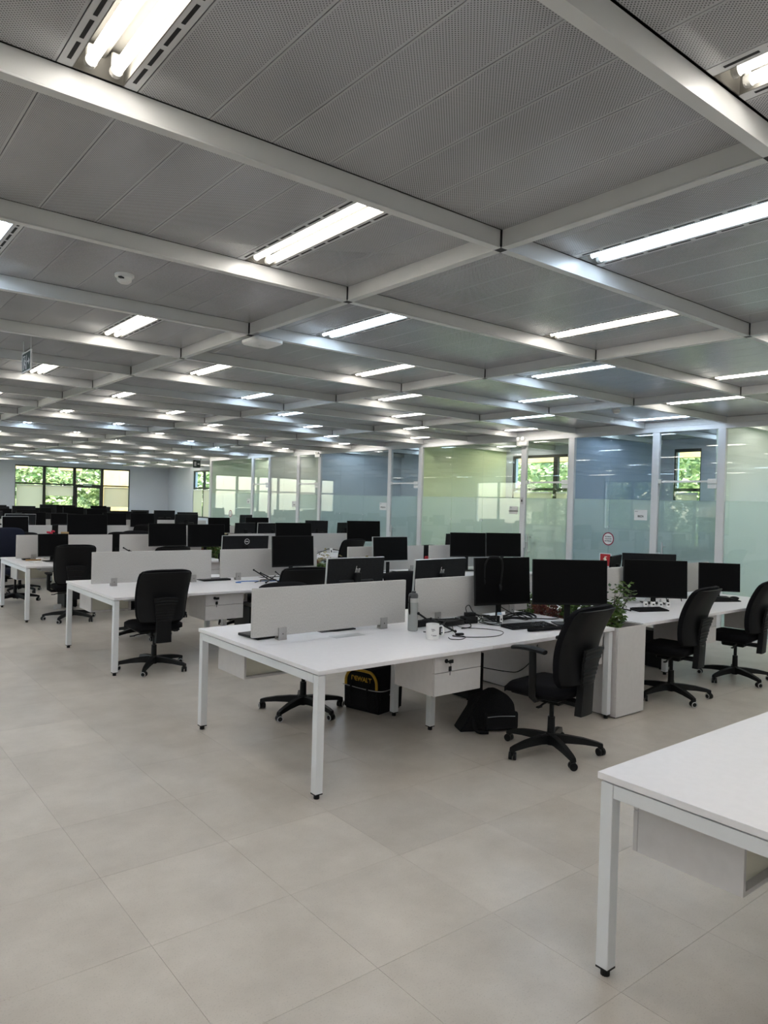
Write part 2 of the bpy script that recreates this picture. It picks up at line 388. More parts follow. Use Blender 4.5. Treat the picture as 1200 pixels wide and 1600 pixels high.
bx = beam_mesh(DX - BW - 2 * GAP, 'X'); bxs = beam_mesh(XW - grid_x(2) - BW - GAP - 0.001, 'X'); bxo = beam_mesh(XO - grid_x(3) - BW - GAP - 0.001, 'X'); by = beam_mesh(DY - BW - 2 * GAP, 'Y')
mb = MB(); mb.bb(-BW / 2 - .002, BW / 2 + .002, -BW / 2 - .002, BW / 2 + .002, 0.006, ZP - ZB); mb.bb(-BW * .75, BW * .75, -BW * .75, BW * .75, 0.001, 0.006); jm = mb.mesh('joint', DARKGAP)
for j in range(J0, J1 + 2):
    y = grid_y(j)
    if y > YF - .1: continue
    for i in range(I0, I1 + 1):
        x = grid_x(i)
        m = bxs if i == 2 else (bxo if i == 3 else bx)
        place('beam', m, ceiling, (x + BW + GAP, y + BW / 2, ZB))
        place('joint', jm, ceiling, (x + BW / 2, y + BW / 2, ZB))
        if grid_y(j + 1) < YF: place('cross_beam', by, ceiling, (x + BW / 2, y + BW + GAP, ZB))
def lamp_slot(j): return 8 if j == -2 else (7 if j % 2 == 0 else 2)
panels = []; stuff = MB(); lamps = []
PL = DY - BW - 0.018
for j in range(J0, J1 + 1):
    yc = grid_y(j) + BW + (DY - BW) / 2
    for i in range(I0 - 1, I1 + 1):
        for k in range(10):
            x0 = grid_x(i) + BW + PW * k
            if x0 < XL - 0.1 or x0 > XO: continue
            if k == lamp_slot(j): lamps.append((i, j, x0 + PW / 2, yc)); continue
            if i == 2 and k == 9: stuff.box((9.955, yc, ZP + 0.006), (0.17, PL, 0.012)); continue
            x = x0 + PW / 2; s = 0
            p = pix(x, yc, ZP)
            if x < XW and p and -150 < p[0] < 1350 and p[1] > -150: s = 1 / p[2] ** 3
            panels.append((s, x, yc))
panels.sort(reverse=True)
pm = MB().box((0, 0, 0.006), (PW - 0.003, PL, 0.012)).mesh('panel', PERF)
for s, x, y in panels[:300]: place('panel', pm, ceiling, (x, y, ZP))
for s, x, y in panels[300:]: stuff.box((x, y, ZP + 0.006), (PW - 0.003, PL, 0.012))
o = stuff.build('panel', PERF, ceiling); o['kind'] = 'stuff'

# walls with openings: list of (a0, a1, z0, z1) along the wall
def wall(name, axis, pos, thick, a0, a1, opens, m, z1=3.16):
    mb = MB(); opens = sorted(opens); cur = a0
    def bx_(s, e, lo, hi):
        if e - s < 1e-4 or hi - lo < 1e-4: return
        if axis == 'X': mb.bb(s, e, pos, pos + thick, lo, hi)
        else: mb.bb(pos, pos + thick, s, e, lo, hi)
    for s, e, lo, hi in opens:
        bx_(cur, s, 0, z1); bx_(s, e, 0, lo); bx_(s, e, hi, z1); cur = e
    bx_(cur, a1, 0, z1)
    return struct(mb.build(name, m))
FW = (6.31, 10.72, 0.45, 2.79)
FW2 = (-1.6, 5.0, 0.9, 2.79)
wall('wall_far', 'X', YF, 0.2, XL, XO + 0.2, [FW2, FW], WALLB)
OW = [(0.6, 3.9, 0.9, 2.82), (6.56, 7.08, 0.9, 2.82), (8.1, 10.95, 0.9, 2.82), (15.1, 16.9, 0.9, 2.82), (18.0, 20.4, 0.9, 2.82), (24.2, 28.05, 0.9, 2.79)]
wall('wall_right', 'Y', XO, 0.2, YB, YF, OW, WALLB)
LW = [(12.0, 17.0, 0.9, 2.8), (18.5, 24.0, 0.9, 2.8)]
wall('wall_left', 'Y', XL - 0.2, 0.2, YB, YF, LW, WALLW)
wall('wall_back', 'X', YB - 0.2, 0.2, XL - 0.2, XO + 0.2, [], WALLW)

# windows: dark frame bars, panes, blinds
WN = 0
def window(axis, pos, a0, a1, z0, z1, mull, trans=2.08, face=1, blinds=(), door_bay=None):
    """axis: wall axis; mull: positions along the wall; blinds: (bay index, low z)"""
    global WN; WN += 1; mb = MB(); t = 0.055
    W = bpy.data.objects.new('window_%d' % WN, None); C.objects.link(W); struct(W)
    W.location = ((a0 + a1) / 2, pos, z0) if axis == 'X' else (pos, (a0 + a1) / 2, z0)
    def b(s, e, lo, hi, d=0.07, off=0.0):
        if axis == 'X': mb.bb(s - W.location.x, e - W.location.x, off - d / 2, off + d / 2, lo - z0, hi - z0)
        else: mb.bb(off - d / 2, off + d / 2, s - W.location.y, e - W.location.y, lo - z0, hi - z0)
    xs = [a0] + list(mull) + [a1]
    b(a0, a1, z1 - t, z1); b(a0, a1, z0, z0 + t); mb.build('head_and_sill_bars', FRAMEM, W); mb = MB()
    for k, x in enumerate(xs):
        h = t if 0 < k < len(xs) - 1 else t / 2
        b(max(a0, x - h * (1.0 if 0 < k < len(xs) - 1 else 1)), min(a1, x + h), z0 + t, z1 - t); mb.build('mullion', FRAMEM, W); mb = MB()
    for k in range(len(xs) - 1):
        l, r = xs[k] + t / 2, xs[k + 1] - t / 2
        b(l, r, trans - t / 2, trans + t / 2, 0.06); mb.build('transom_bar', FRAMEM, W); mb = MB()
        b(l, r, trans + t / 2, z1 - t, 0.006); mb.build('pane', WGLASS, W); mb = MB()
        b(l, r, z0 + t, trans - t / 2, 0.006); mb.build('pane', WGLASS, W); mb = MB()
    for k, lo in blinds:
        l, r = xs[k] + 0.06, xs[k + 1] - 0.06
        b(l, r, lo, trans - 0.09, 0.003, -face * 0.055); bl = mb.build('roller_blind', BLIND, W); mb = MB()
        b(l, r, trans - 0.09, trans - 0.05, 0.035, -face * 0.055); mb.build('blind_roller', WHITEP, bl); mb = MB()
    return W
fw = window('X', YF + 0.06, FW[0], FW[1], FW[2], FW[3], (7.365, 8.50, 9.585), blinds=((0, 0.55), (1, 1.62), (3, 1.22)))
window('X', YF + 0.06, *FW2, mull=(-0.5, 0.6, 1.7, 2.8, 3.9), blinds=((1, 1.3), (4, 1.3)))
window('Y', XO + 0.06, *OW[0], mull=(1.7, 2.8), blinds=((0, 0.95), (1, 0.95), (2, 0.95)))
window('Y', XO + 0.06, *OW[1], mull=(), blinds=((0, 0.95),))
window('Y', XO + 0.06, *OW[2], mull=(8.9, 9.77), blinds=((0, 0.95), (1, 0.95), (2, 0.95)))
window('Y', XO + 0.06, *OW[3], mull=(16.0,), blinds=((0, 0.95), (1, 0.95)))
window('Y', XO + 0.06, *OW[4], mull=(18.8, 19.6), blinds=((0, 0.95), (1, 0.95), (2, 0.95)))
window('Y', XO + 0.06, *OW[5], mull=(25.2, 26.2, 27.1), blinds=((3, 0.95), (2, 0.95)))
window('Y', XL - 0.06, *LW[0], mull=(13.25, 14.5, 15.75), face=-1, blinds=((0, 1.5), (2, 1.5)))
window('Y', XL - 0.06, *LW[1], mull=(19.9, 21.25, 22.6), face=-1, blinds=((1, 1.5),))
# the door leaf in the far window
mb = MB()
for (a, b, lo, hi) in ((8.53, 8.62, 0, 2.02), (9.46, 9.55, 0, 2.02), (8.62, 9.46, 1.94, 2.02), (8.62, 9.46, 0.0, 0.25)): mb.bb(a - 9.04, b - 9.04, -0.035, 0.035, lo, hi)
D = bpy.data.objects.new('door_6', None); C.objects.link(D); struct(D); D.location = (9.04, YF + 0.0, 0.45)
mb2 = MB()
for (a, b, lo, hi) in ((8.53, 8.60, 0.06, 1.60), (9.48, 9.55, 0.06, 1.60), (8.60, 9.48, 1.52, 1.60), (8.60, 9.48, 0.06, 0.2)): mb2.bb(a - 9.04, b - 9.04, -0.03, 0.03, lo, hi)
mb.bm.free(); mb2.build('door_frame', FRAMEM, D)

# glass partition of the meeting rooms
GW = bpy.data.objects.new('wall_glass', None); C.objects.link(GW); struct(GW); GW.location = (XW, 8.5, 0)
def gpart(name, mb, m, parent=GW): return mb.build(name, m, parent)
PT = 0.06
posts = [4.89, 5.875, 7.375, 8.385, 11.10, 12.09, 14.80, 15.78, 17.23, 18.18, 20.87]
for y in posts + [1.1, -2.6]:
    mb = MB(); mb.bb(0, PT, y - 0.055 - 8.5, y + 0.055 - 8.5, 0, 2.84, bevel=0.004); gpart('post', mb, POST)
mb = MB(); mb.bb(0, PT, YB - 8.5, 20.925 - 8.5, 2.84, ZB, bevel=0.003); gpart('header', mb, POST)
mb = MB(); mb.bb(0.006, PT, YB - 8.5, 20.925 - 8.5, ZB + 0.002, ZP - 0.004); gpart('ceiling_trim', mb, BEAM)
mb = MB(); mb.bb(0, PT, YB - 8.5, 20.925 - 8.5, 0, 0.06); gpart('floor_rail', mb, POST)
FZ = 1.85
sections = [(-2.545, 1.045, 4), (1.155, 4.835, 4), (5.93, 7.32, None), (8.44, 11.045, None), (12.145, 14.745, None), (15.835, 17.175, None), (18.235, 20.815, None)]
joints = {5.93: [6.655], 8.44: [9.37, 10.19], 12.145: [13.02, 13.93], 15.835: [16.5], 18.235: [19.13, 20.0]}
for a, b, n in sections:
    xs = [a] + ([a + (b - a) * k / n for k in range(1, n)] if n else joints[a]) + [b]
    for s, e in zip(xs, xs[1:]):
        mb = MB(); mb.bb(0.025, 0.035, s + 0.002 - 8.5, e - 0.002 - 8.5, 0.06, 2.84); p = gpart('glass_pane', mb, GLASS)
        mb = MB(); mb.bb(0.0365, 0.0375, s + 0.002 - 8.5, e - 0.002 - 8.5, 0.06, FZ); gpart('frosted_film', mb, FILM, p)
    for s in xs[1:-1]:
        mb = MB(); mb.cyl((0.018, s - 8.5, 1.42), (0.045, s - 8.5, 1.42), 0.014, n=10); gpart('pane_button', mb, ALU)
doors = [(4.945, 5.82), (7.43, 8.33), (11.155, 12.035), (14.855, 15.725), (17.285, 18.125)]
for k, (a, b) in enumerate(doors):
    D = bpy.data.objects.new('door_%d' % (k + 1), None); C.objects.link(D); struct(D); D.location = (XW, (a + b) / 2, 0); w = (b - a) / 2
    mb = MB(); mb.bb(0.025, 0.035, -w + 0.004, w - 0.004, 0.015, 2.10); leaf = mb.build('door_leaf', GLASS, D)
    mb = MB(); mb.bb(0.0365, 0.0375, -w + 0.004, w - 0.004, 0.015, FZ); mb.build('frosted_film', FILM, leaf)
    mb = MB(); mb.bb(0.025, 0.035, -w, w, 2.135, 2.84); mb.build('top_light', GLASS, D)
    mb = MB(); mb.bb(0.012, 0.048, -w, w, 2.105, 2.132); mb.build('transom_rail', WHITEP, D)
    mb = MB(); mb.bb(-0.004, 0.064, -w, -w + 0.13, 2.085, 2.155, bevel=0.004); mb.bb(0.0, 0.06, -w, -w + 0.13, 2.02, 2.075, bevel=0.004); mb.build('pivot_patch', WHITEP, D)
    mb = MB(); mb.bb(0.0, 0.06, w - 0.05, w, 2.09, 2.15, bevel=0.004); mb.build('rail_bracket', ALU, D)
    mb = MB(); hy = w - 0.12
    for sx in (-0.045, 0.105): mb.cyl((sx, hy, 0.86), (sx, hy, 1.235), 0.013, n=10)
    for z in (0.92, 1.175): mb.cyl((-0.045, hy, z), (0.105, hy, z), 0.009, n=8)
    mb.build('pull_handle', ALU, D, 40)
    mb = MB(); mb.bb(-0.006, 0.066, w - 0.05, w, 0.98, 1.08, bevel=0.004); mb.build('lock_case', ALU, D)
# solid walls between the rooms
for k, (y, m) in enumerate(((4.92, WALLM), (7.41, WALLBL), (11.13, WALLG), (14.83, WALLB), (17.26, WALLW), (20.87, WALLF))):
    mb = MB(); mb.bb(XW + PT + 0.002, XO, y, y + 0.07, 0, ZP - 0.002); struct(mb.build('wall_room_%s' % 'abcdef'[k], m))
    mb = MB(); mb.bb(XW + PT + 0.002, XO, y + 0.072, y + 0.08, 0, ZP - 0.002); struct(mb.build('wall_room_%s_lining' % 'abcdef'[k], WALLW))

# ---------------------------------------------------------------- ceiling lights
def lamp_proto():
    T = bpy.data.objects.new('ceiling_light', None); C.objects.link(T)
    L2 = PL / 2; w = PW / 2 - 0.002
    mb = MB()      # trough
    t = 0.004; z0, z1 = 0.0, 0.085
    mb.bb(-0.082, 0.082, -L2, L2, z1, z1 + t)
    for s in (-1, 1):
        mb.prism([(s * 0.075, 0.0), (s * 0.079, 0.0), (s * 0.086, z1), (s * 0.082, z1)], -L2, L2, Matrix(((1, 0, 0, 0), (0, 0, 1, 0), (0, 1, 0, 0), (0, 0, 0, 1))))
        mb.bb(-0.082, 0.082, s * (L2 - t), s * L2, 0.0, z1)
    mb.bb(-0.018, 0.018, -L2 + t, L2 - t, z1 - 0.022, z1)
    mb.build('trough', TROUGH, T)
    for s in (-1, 1):
        mb = MB(); mb.bb(s * 0.077, s * w, -L2, L2, 0.0, 0.004); f = mb.build('side_flange', FLANGE, T)
        mb = MB(); n = 9; sl = (PL - 0.06) / n
        for q in range(n): mb.bb(s * 0.098 - 0.006, s * 0.098 + 0.006, -L2 + 0.03 + q * sl + 0.012, -L2 + 0.03 + (q + 1) * sl - 0.012, -0.0006, 0.001)
        mb.build('air_slot', SLOT, f)
        mb = MB(); mb.cyl((s * 0.038, -L2 + 0.055, 0.012), (s * 0.038, L2 - 0.055, 0.012), 0.0165, n=10); mb.build('tube', TUBE_W, T, 60)
        for e in (-1, 1):
            mb = MB(); y = e * (L2 - 0.046)
            mb.box((s * 0.038, y, 0.030), (0.028, 0.012, 0.075), bevel=0.004); mb.cyl((s * 0.038, y - e * 0.014, 0.010), (s * 0.038, y + e * 0.006, 0.010), 0.0185, n=12); mb.build('socket', SOCK, T, 40)
    return T
LP = lamp_proto()
first = True
named = {(-1, -1): 'twin-tube ceiling light nearest the camera, cut off at the top left corner',
         (-1, 0): 'warm twin-tube ceiling light left of centre, nearest whole one with both tubes visible',
         (-1, 1): 'cool twin-tube ceiling light cut off by the left edge of the photo',
         (0, -1): 'long cool ceiling light at the right edge, above the glass rooms',
         (-1, -2): 'ceiling light at the top right corner beyond the nearest white beam'}
for (i, j, x, y) in lamps:
    lab = named.get((i, j))
    if not lab and j >= -2: lab = 'twin-tube ceiling light, %s bay row back, %s bay column from left' % (NTH[j + 3], NTH[i - I0 + 2])
    elif not lab: lab = 'twin-tube ceiling light out of view, %s row behind, %s bay column' % (NTH[-2 - j], NTH[i - I0 + 2])
    if y > YF - 0.6: continue
    if first: o = LP; o.location = (x, y, ZP); first = False
    else: o = dup(LP, (x, y, ZP), 0, lab)
    o['label'] = lab; o['category'] = 'ceiling light'; o['group'] = 'twin-tube ceiling lights'
    cool = (i + j * 2 + (j // 3)) % 3 == 0
    if (i, j) in ((-1, 1), (0, -1), (0, 1), (1, 2)): cool = True
    if i == 3: cool = 4.9 < y < 7.4 or 11.2 < y < 14.8
    if (i, j) in ((-1, -1), (-1, 0), (-1, 2), (-1, 4), (0, 0), (-1, -2)): cool = False
    for ch in o.children:
        if ch.name.split('.')[0] == 'tube':
            ch.material_slots[0].link = 'OBJECT'; ch.material_slots[0].material = TUBE_C if cool else TUBE_W

# ---------------------------------------------------------------- office chair
def chair_proto(name, ring, fabric, arms=True, az=0.64):
    T = bpy.data.objects.new(name, None); C.objects.link(T)
    # backrest: curved, leaning slab; chair faces +Y
    def bf(u, v):
        z = 0.50 + 0.54 * v; wd = 0.232 + 0.025 * math.sin(math.pi * min(1, v * 1.15) * 0.62)
        cu = 2 * u - 1
        r = abs(cu); edge = 1 - 0.16 * max(0, (v - 0.88) / 0.12) ** 2 * 0.6 - 0.18 * max(0, (0.12 - v) / 0.12) ** 2
        x = cu * wd * edge
        y = -0.215 - 0.02 * v - 0.115 * v * v + 0.05 * r ** 2.2 + 0.03 * math.sin(math.pi * v)
        if v > 0.9: z -= 0.02 * r ** 4 * (v - 0.9) / 0.1
        n = Vector((-0.22 * cu, 1, 0.25 * v)).normalized()
        return Vector((x, y, z)), n
    def th(u, v):
        e = min(u, 1 - u) * 2; f = min(v, 1 - v) * 2
        return 0.028 + 0.05 * min(1, e * 3.5) ** 0.5 * min(1, f * 4) ** 0.5
    mb = MB(); mb.slab(bf, 12, 14, th); back = mb.build('backrest', fabric, T, 70)
    # rim shell behind the top edge
    mb = MB()
    def sf(u, v):
        p, n = bf(0.03 + 0.94 * u, 0.04 + 0.94 * v); return p - n * (th(0.5, 0.5) / 2 * (0.35 + 0.65 * min(1, min(u, 1 - u) * 7) ** .5) + 0.004), n
    mb.slab(sf, 12, 12, lambda u, v: 0.012); mb.build('back_shell', PLAST2, back, 60)
    # ribbed lumbar cover
    mb = MB()
    def lf(u, v):
        zz = 0.455 + 0.30 * v; wd = 0.062 + 0.055 * v; cu = 2 * u - 1
        y = -0.250 - 0.035 * v - 0.02 * v * v + 0.012 * cu * cu - (0.006 if int(v * 22) % 2 else 0)
        return Vector((cu * wd, y - 0.012, zz + 0.012 * (1 - cu * cu) * v)), Vector((0, -1, 0.1)).normalized()
    mb.slab(lf, 6, 22, lambda u, v: 0.02); mb.build('lumbar_cover', PLAST2, back, 30)
    mb = MB(); mb.slab(lambda u, v: (Vector(((2 * u - 1) * (0.075 - 0.008 * v), -0.240 - 0.012 * v, 0.31 + 0.21 * v)), Vector((0, -1, 0))), 4, 6, lambda u, v: 0.05 + 0.01 * math.sin(math.pi * u))
    mb.bb(-0.05, 0.05, -0.27, -0.05, 0.365, 0.39); mb.build('back_bracket', PLAST2, T, 40)
    # seat
    def se(u, v):
        a, b = 2 * u - 1, 2 * v - 1
        k = 1 - 0.10 * max(0, abs(a) - 0.6) * abs(b)
        x = a * 0.245 * (1 - 0.13 * b ** 4 if b < 0 else 1 - 0.10 * b ** 4); y = b * 0.235 * (1 - 0.10 * a ** 4) + 0.035
        z = 0.452 - 0.012 * (1 - a * a) * (1 - b * b) - (0.03 * max(0, b - 0.6) ** 2 / 0.16)
        return Vector((x, y, z)), Vector((0, 0, 1))
    mb = MB(); mb.slab(se, 12, 12, lambda u, v: 0.035 + 0.05 * min(1, min(u, 1 - u) * 7) ** .5 * min(1, min(v, 1 - v) * 7) ** .5); mb.build('seat', fabric, T, 70)
    mb = MB(); mb.bb(-0.20, 0.20, -0.16, 0.21, 0.40, 0.42, bevel=0.008); mb.build('seat_pan', PLAST2, T)
    mb = MB(); mb.bb(-0.07, 0.07, -0.10, 0.12, 0.345, 0.40, bevel=0.012); mech = mb.build('tilt_mechanism', PLAST, T)
    for s, yy in ((1, 0.05), (-1, -0.03)):
        mb = MB(); mb.tube([(s * 0.06, yy, 0.375), (s * 0.18, yy - 0.01, 0.37), (s * 0.215, yy - 0.012, 0.362)], 0.007, 6); mb.box((s * 0.23, yy - 0.012, 0.36), (0.05, 0.026, 0.01), bevel=0.004); mb.build('lever', PLAST, mech, 40)
    mb = MB(); mb.cyl((0, 0, 0.24), (0, 0, 0.36), 0.016, n=12); mb.cyl((0, 0, 0.13), (0, 0, 0.245), 0.027, 0.025, n=14); mb.build('gas_column', PLAST, T, 40)
    mb = MB(); mb.lathe([(0.0, 0.055), (0.028, 0.055), (0.042, 0.085), (0.043, 0.115), (0.034, 0.135), (0.0, 0.135)], 16); mb.build('base_hub', PLAST, T, 40)
    for k in range(5):
        a = 2 * math.pi * k / 5 + 0.35; d = Vector((math.cos(a), math.sin(a), 0)); n = Vector((-d.y, d.x, 0))
        mb = MB(); secs = []
        for q, (r, zt, hh, wd) in enumerate(((0.02, 0.128, 0.06, 0.03), (0.11, 0.125, 0.05, 0.028), (0.22, 0.112, 0.04, 0.025), (0.315, 0.092, 0.03, 0.021), (0.352, 0.080, 0.025, 0.018))):
            c = d * r; secs.append([mb.bm.verts.new(c + n * wd * sx * (1.0 if lo else 0.72) + Vector((0, 0, zt - (hh if lo else 0)))) for sx, lo in ((-1, 1), (1, 1), (1, 0), (-1, 0))])
        for A, B in zip(secs, secs[1:]):
            for q in range(4): mb.bm.faces.new((A[q], A[(q + 1) % 4], B[(q + 1) % 4], B[q]))
        mb.bm.faces.new(secs[0]); mb.bm.faces.new(secs[-1]); leg = mb.build('base_leg', PLAST, T, 50)
        ca = a + 0.9 + k * 0.7; w = Vector((math.cos(ca), math.sin(ca), 0)); c = d * 0.338 + Vector((0, 0, 0.026))
        mb = MB(); mb.cyl(c + Vector((0, 0, 0.0)), c + Vector((0, 0, 0.05)), 0.008, n=8)
        for s in (-1, 1): mb.cyl(c + w * s * 0.005, c + w * s * 0.024, 0.0262, n=16)
        mb.box(c + Vector((0, 0, 0.02)), (0.034, 0.034, 0.022), rot=ca, bevel=0.006)
        cs = mb.build('caster', PLAST, leg, 40)
        if ring:
            mb = MB()
            for s in (-1, 1):
                mb.tube([c + w * s * 0.0235 + (w.cross(Vector((0, 0, 1))) * math.cos(q * math.pi / 8) + Vector((0, 0, 1)) * math.sin(q * math.pi / 8)) * 0.0215 for q in range(17)], 0.0042, 5)
            mb.build('wheel_ring', WHEELRING, leg, 60)
    if arms:
        for s in (-1, 1):
            mb = MB()
            mb.tube([(s * 0.12, -0.02, 0.40), (s * 0.25, -0.02, 0.405), (s * 0.285, -0.02, 0.43), (s * 0.288, -0.02, az - 0.12), (s * 0.285, -0.015, az - 0.015)], 0.024, 8, (0.7, 0.8, 1.0, 1.05, 1.0)); am = mb.build('armrest', PLAST, T, 50)
            mb = MB(); mb.slab(lambda u, v: (Vector((s * 0.285 + (2 * u - 1) * 0.042 * (1 - 0.35 * abs(2 * v - 1) ** 4), (2 * v - 1) * 0.125 + 0.015, az - 0.012 * (2 * v - 1) ** 2)), Vector((0, 0, 1))), 6, 8, lambda u, v: 0.014 + 0.012 * min(1, min(u, 1 - u) * 5)); mb.build('arm_pad', PLAST2, am, 60)
    return T
PI = math.pi
chairs = []
def chair_label(r, side, k, extra=''):
    return 'black swivel chair%s at the %s desk row, %s side, %s desk from the aisle' % (extra, ORD[r], side, NTH[k])
ch_black = chair_proto('office_chair', False, FABRIC, True, 0.745)
ch_ring = chair_proto('office_chair', True, FABRIC, True)
ch_noarm = chair_proto('office_chair', True, FABRIC, False)
ch_navy = chair_proto('office_chair', True, NAVY, False)
used = set()
def chair(proto, x, y, face, label, scale=1.0):
    if proto.name not in used: o = proto; used.add(proto.name)
    else: o = dup(proto, (0, 0, 0), 0, label)
    o.location = (x, y, 0); o.rotation_euler = (0, 0, math.radians(face - 90)); o.scale = (1, 1, scale)
    tag(o, label, 'chair', 'swivel office chairs'); return o

# ---------------------------------------------------------------- benches, dividers, drawer units
ROWS = {0: -0.04, 1: 3.40, 2: 6.86, 3: 10.31, 4: 13.76, 5: 17.21, 6: 20.66, 7: 24.11}
SEG = [(2.28, 5.14), (5.555, 8.415)]
DEP, ZT = 1.60, 0.74
def bench_proto():
    T = bpy.data.objects.new('bench_desk', None); C.objects.link(T); Ln = 2.86
    for m in range(2):
        x0, x1 = m * 1.43, (m + 1) * 1.43
        for (a, b) in ((0, 0.80), (0.80, 1.60)):
            mb = MB(); mb.bb(x0 + (0.0005 if m else 0), x1 - (0.0005 if m == 0 else 0), a, b, ZT - 0.025, ZT, bevel=0.0012); mb.build('tabletop', DESK, T)
    for x in (0.005, Ln - 0.055):
        mb = MB(); mb.bb(x, x + 0.05, 0.065, DEP - 0.065, ZT - 0.08, ZT - 0.032); mb.build('end_rail', EDGE, T)
        for y in (0.012, DEP - 0.062):
            mb = MB(); mb.bb(x, x + 0.05, y, y + 0.05, 0.032, ZT - 0.032, bevel=0.002); lg = mb.build('leg', EDGE, T)
            mb = MB(); mb.bb(x, x + 0.05, y, y + 0.05, 0.026, 0.032); mb.cyl((x + 0.025, y + 0.025, 0.0), (x + 0.025, y + 0.025, 0.027), 0.017, n=12); mb.build('levelling_foot', PLAST, lg)
    for y in (0.59, 1.02):
        mb = MB(); mb.bb(1.405, 1.455, y, y + 0.05, 0.032, ZT - 0.032, bevel=0.002); lg = mb.build('leg', EDGE, T)
        mb = MB(); mb.bb(1.405, 1.455, y, y + 0.05, 0.026, 0.032); mb.cyl((1.43, y + 0.025, 0.0), (1.43, y + 0.025, 0.027), 0.017, n=12); mb.build('levelling_foot', PLAST, lg)
        mb = MB(); mb.bb(0.055, Ln - 0.055, y + 0.005, y + 0.045, ZT - 0.075, ZT - 0.032); mb.build('long_rail', EDGE, T)
    mb = MB(); mb.bb(0.35, Ln - 0.35, 0.70, 0.95, 0.60, 0.605); mb.bb(0.35, Ln - 0.35, 0.70, 0.705, 0.605, 0.66); mb.bb(0.35, Ln - 0.35, 0.945, 0.95, 0.605, 0.66); mb.build('cable_tray', EDGE, T)
    for m in range(2):
        x = m * 1.43 + 0.78
        mb = MB(); mb.bb(x - 0.13, x + 0.13, 0.76, 0.86, ZT, ZT + 0.0008); fl = mb.build('cable_flap', ALU, T)
        mb = MB(); mb.bb(x - 0.10, x + 0.20, 0.99, 1.09, ZT, ZT + 0.0009)
        mb.build('outlet_slot', PLAST2, T)
    return T
BP = bench_proto(); bench_first = True
def divider_proto():
    T = bpy.data.objects.new('desk_divider', None); C.objects.link(T)
    mb = MB(); mb.bb(-0.667, 0.667, 0, 0.03, 0.03, 0.362, bevel=0.006, seg=2); mb.build('fabric_panel', FELT, T, 40)
    for x in (-0.44, 0.45):
        mb = MB(); mb.bb(x - 0.031, x + 0.031, -0.012, -0.001, 0.0, 0.085, bevel=0.001); mb.bb(x - 0.031, x + 0.031, 0.031, 0.042, 0.0, 0.085, bevel=0.001); mb.bb(x - 0.031, x + 0.031, -0.012, 0.042, 0.0, 0.012)
        c = mb.build('clamp', CLAMP, T); mb = MB(); mb.cyl((x, -0.012, 0.042), (x, -0.0145, 0.042), 0.004, n=8); mb.build('clamp_screw', PLAST2, c)
    return T
DP = divider_proto(); div_first = True
def pedestal_proto():
    """hung drawer unit, drawer fronts on -Y, top at z=0.27, base at 0"""
    T = bpy.data.objects.new('drawer_pedestal', None); C.objects.link(T); w, d, h, t = 0.43, 0.405, 0.272, 0.016
    mb = MB(); mb.bb(0, t, 0.02, d, 0, h); mb.bb(w - t, w, 0.02, d, 0, h); mb.bb(t, w - t, 0.02, d, 0, t); mb.bb(t, w - t, 0.02, d, h - t, h); mb.build('carcass', PED, T)
    mb = MB(); mb.bb(t + 0.004, w - t - 0.004, d - 0.035, d - 0.03, t, h - t); mb.build('back_panel', PEDIN, T)
    for q, (z0, z1) in enumerate(((0.0, 0.148), (0.152, h))):
        mb = MB(); mb.bb(0, w, 0.0, 0.018, z0, z1, bevel=0.001); dr = mb.build('drawer', PED, T)
        if q == 1:
            mb = MB(); mb.cyl((0.10, 0.0, 0.225), (0.10, -0.007, 0.225), 0.014, n=14); mb.cyl((0.10, -0.006, 0.225), (0.10, -0.03, 0.225), 0.006, n=8); mb.box((0.118, -0.03, 0.225), (0.04, 0.008, 0.024), bevel=0.003); mb.build('lock', PLAST, dr)
            mb = MB(); mb.tube([(0.11, -0.032, 0.222), (0.112, -0.034, 0.205), (0.111, -0.03, 0.19)], 0.0015, 5); mb.box((0.111, -0.028, 0.178), (0.028, 0.006, 0.032), bevel=0.003); mb.bb(0.1085, 0.1135, -0.029, -0.027, 0.135, 0.163); mb.build('key', PLAST2, dr)
    return T
PP = pedestal_proto(); ped_first = True
segname = ['aisle-side', 'glass-wall-side']
for r, y0 in ROWS.items():
    for s, (x0, x1) in enumerate(SEG):
        if r == 0 and s == 1: continue
        lab = 'white double-sided bench desk in the %s row, %s' % (ORD[r], segname[s]) if r else 'white bench desk corner in the right foreground, nearest the camera'
        if bench_first: o = BP; bench_first = False
        else: o = dup(BP, (0, 0, 0), 0, lab)
        o.location = (x0, y0, 0); o.rotation_euler = (0, 0, 0); tag(o, lab, 'desk', 'white bench desks')
        for m in range(2):
            k = s * 2 + m + 1; xm = x0 + 1.43 * m
            if r > 0 and r < 7:
                lab = 'grey fabric desk divider with metal clamps, %s row, %s desk from the aisle' % (ORD[r], NTH[k])
                if div_first: o = DP; div_first = False
                else: o = dup(DP, (0, 0, 0), 0, lab)
                o.location = (xm + (0.735 if m == 0 else 0.755), y0 + 0.905, ZT + 0.001); o.rotation_euler = (0, 0, 0); tag(o, lab, 'desk divider', 'grey desk dividers')
            if r <= 4:
                for side in ('near', 'far'):
                    if r == 0 and (side == 'near' or m): continue
                    if (r, k, side) in ((4, 3, 'far'), (4, 4, 'far')): continue
                    lab = 'hung two-drawer unit under the %s row, %s side, %s desk from the aisle' % (ORD[r], side, NTH[k])
                    if ped_first: o = PP; ped_first = False
                    else: o = dup(PP, (0, 0, 0), 0, lab)
                    z = ZT - 0.026 - 0.272
                    if side == 'near': o.location = (xm + 0.945 if m == 0 else xm + 0.93, y0 + 0.06, z); o.rotation_euler = (0, 0, 0)
                    else: o.location = (xm + 0.13 + 0.43, y0 + DEP - 0.07, z); o.rotation_euler = (0, 0, PI)
                    tag(o, lab, 'drawer unit', 'hung two-drawer units')

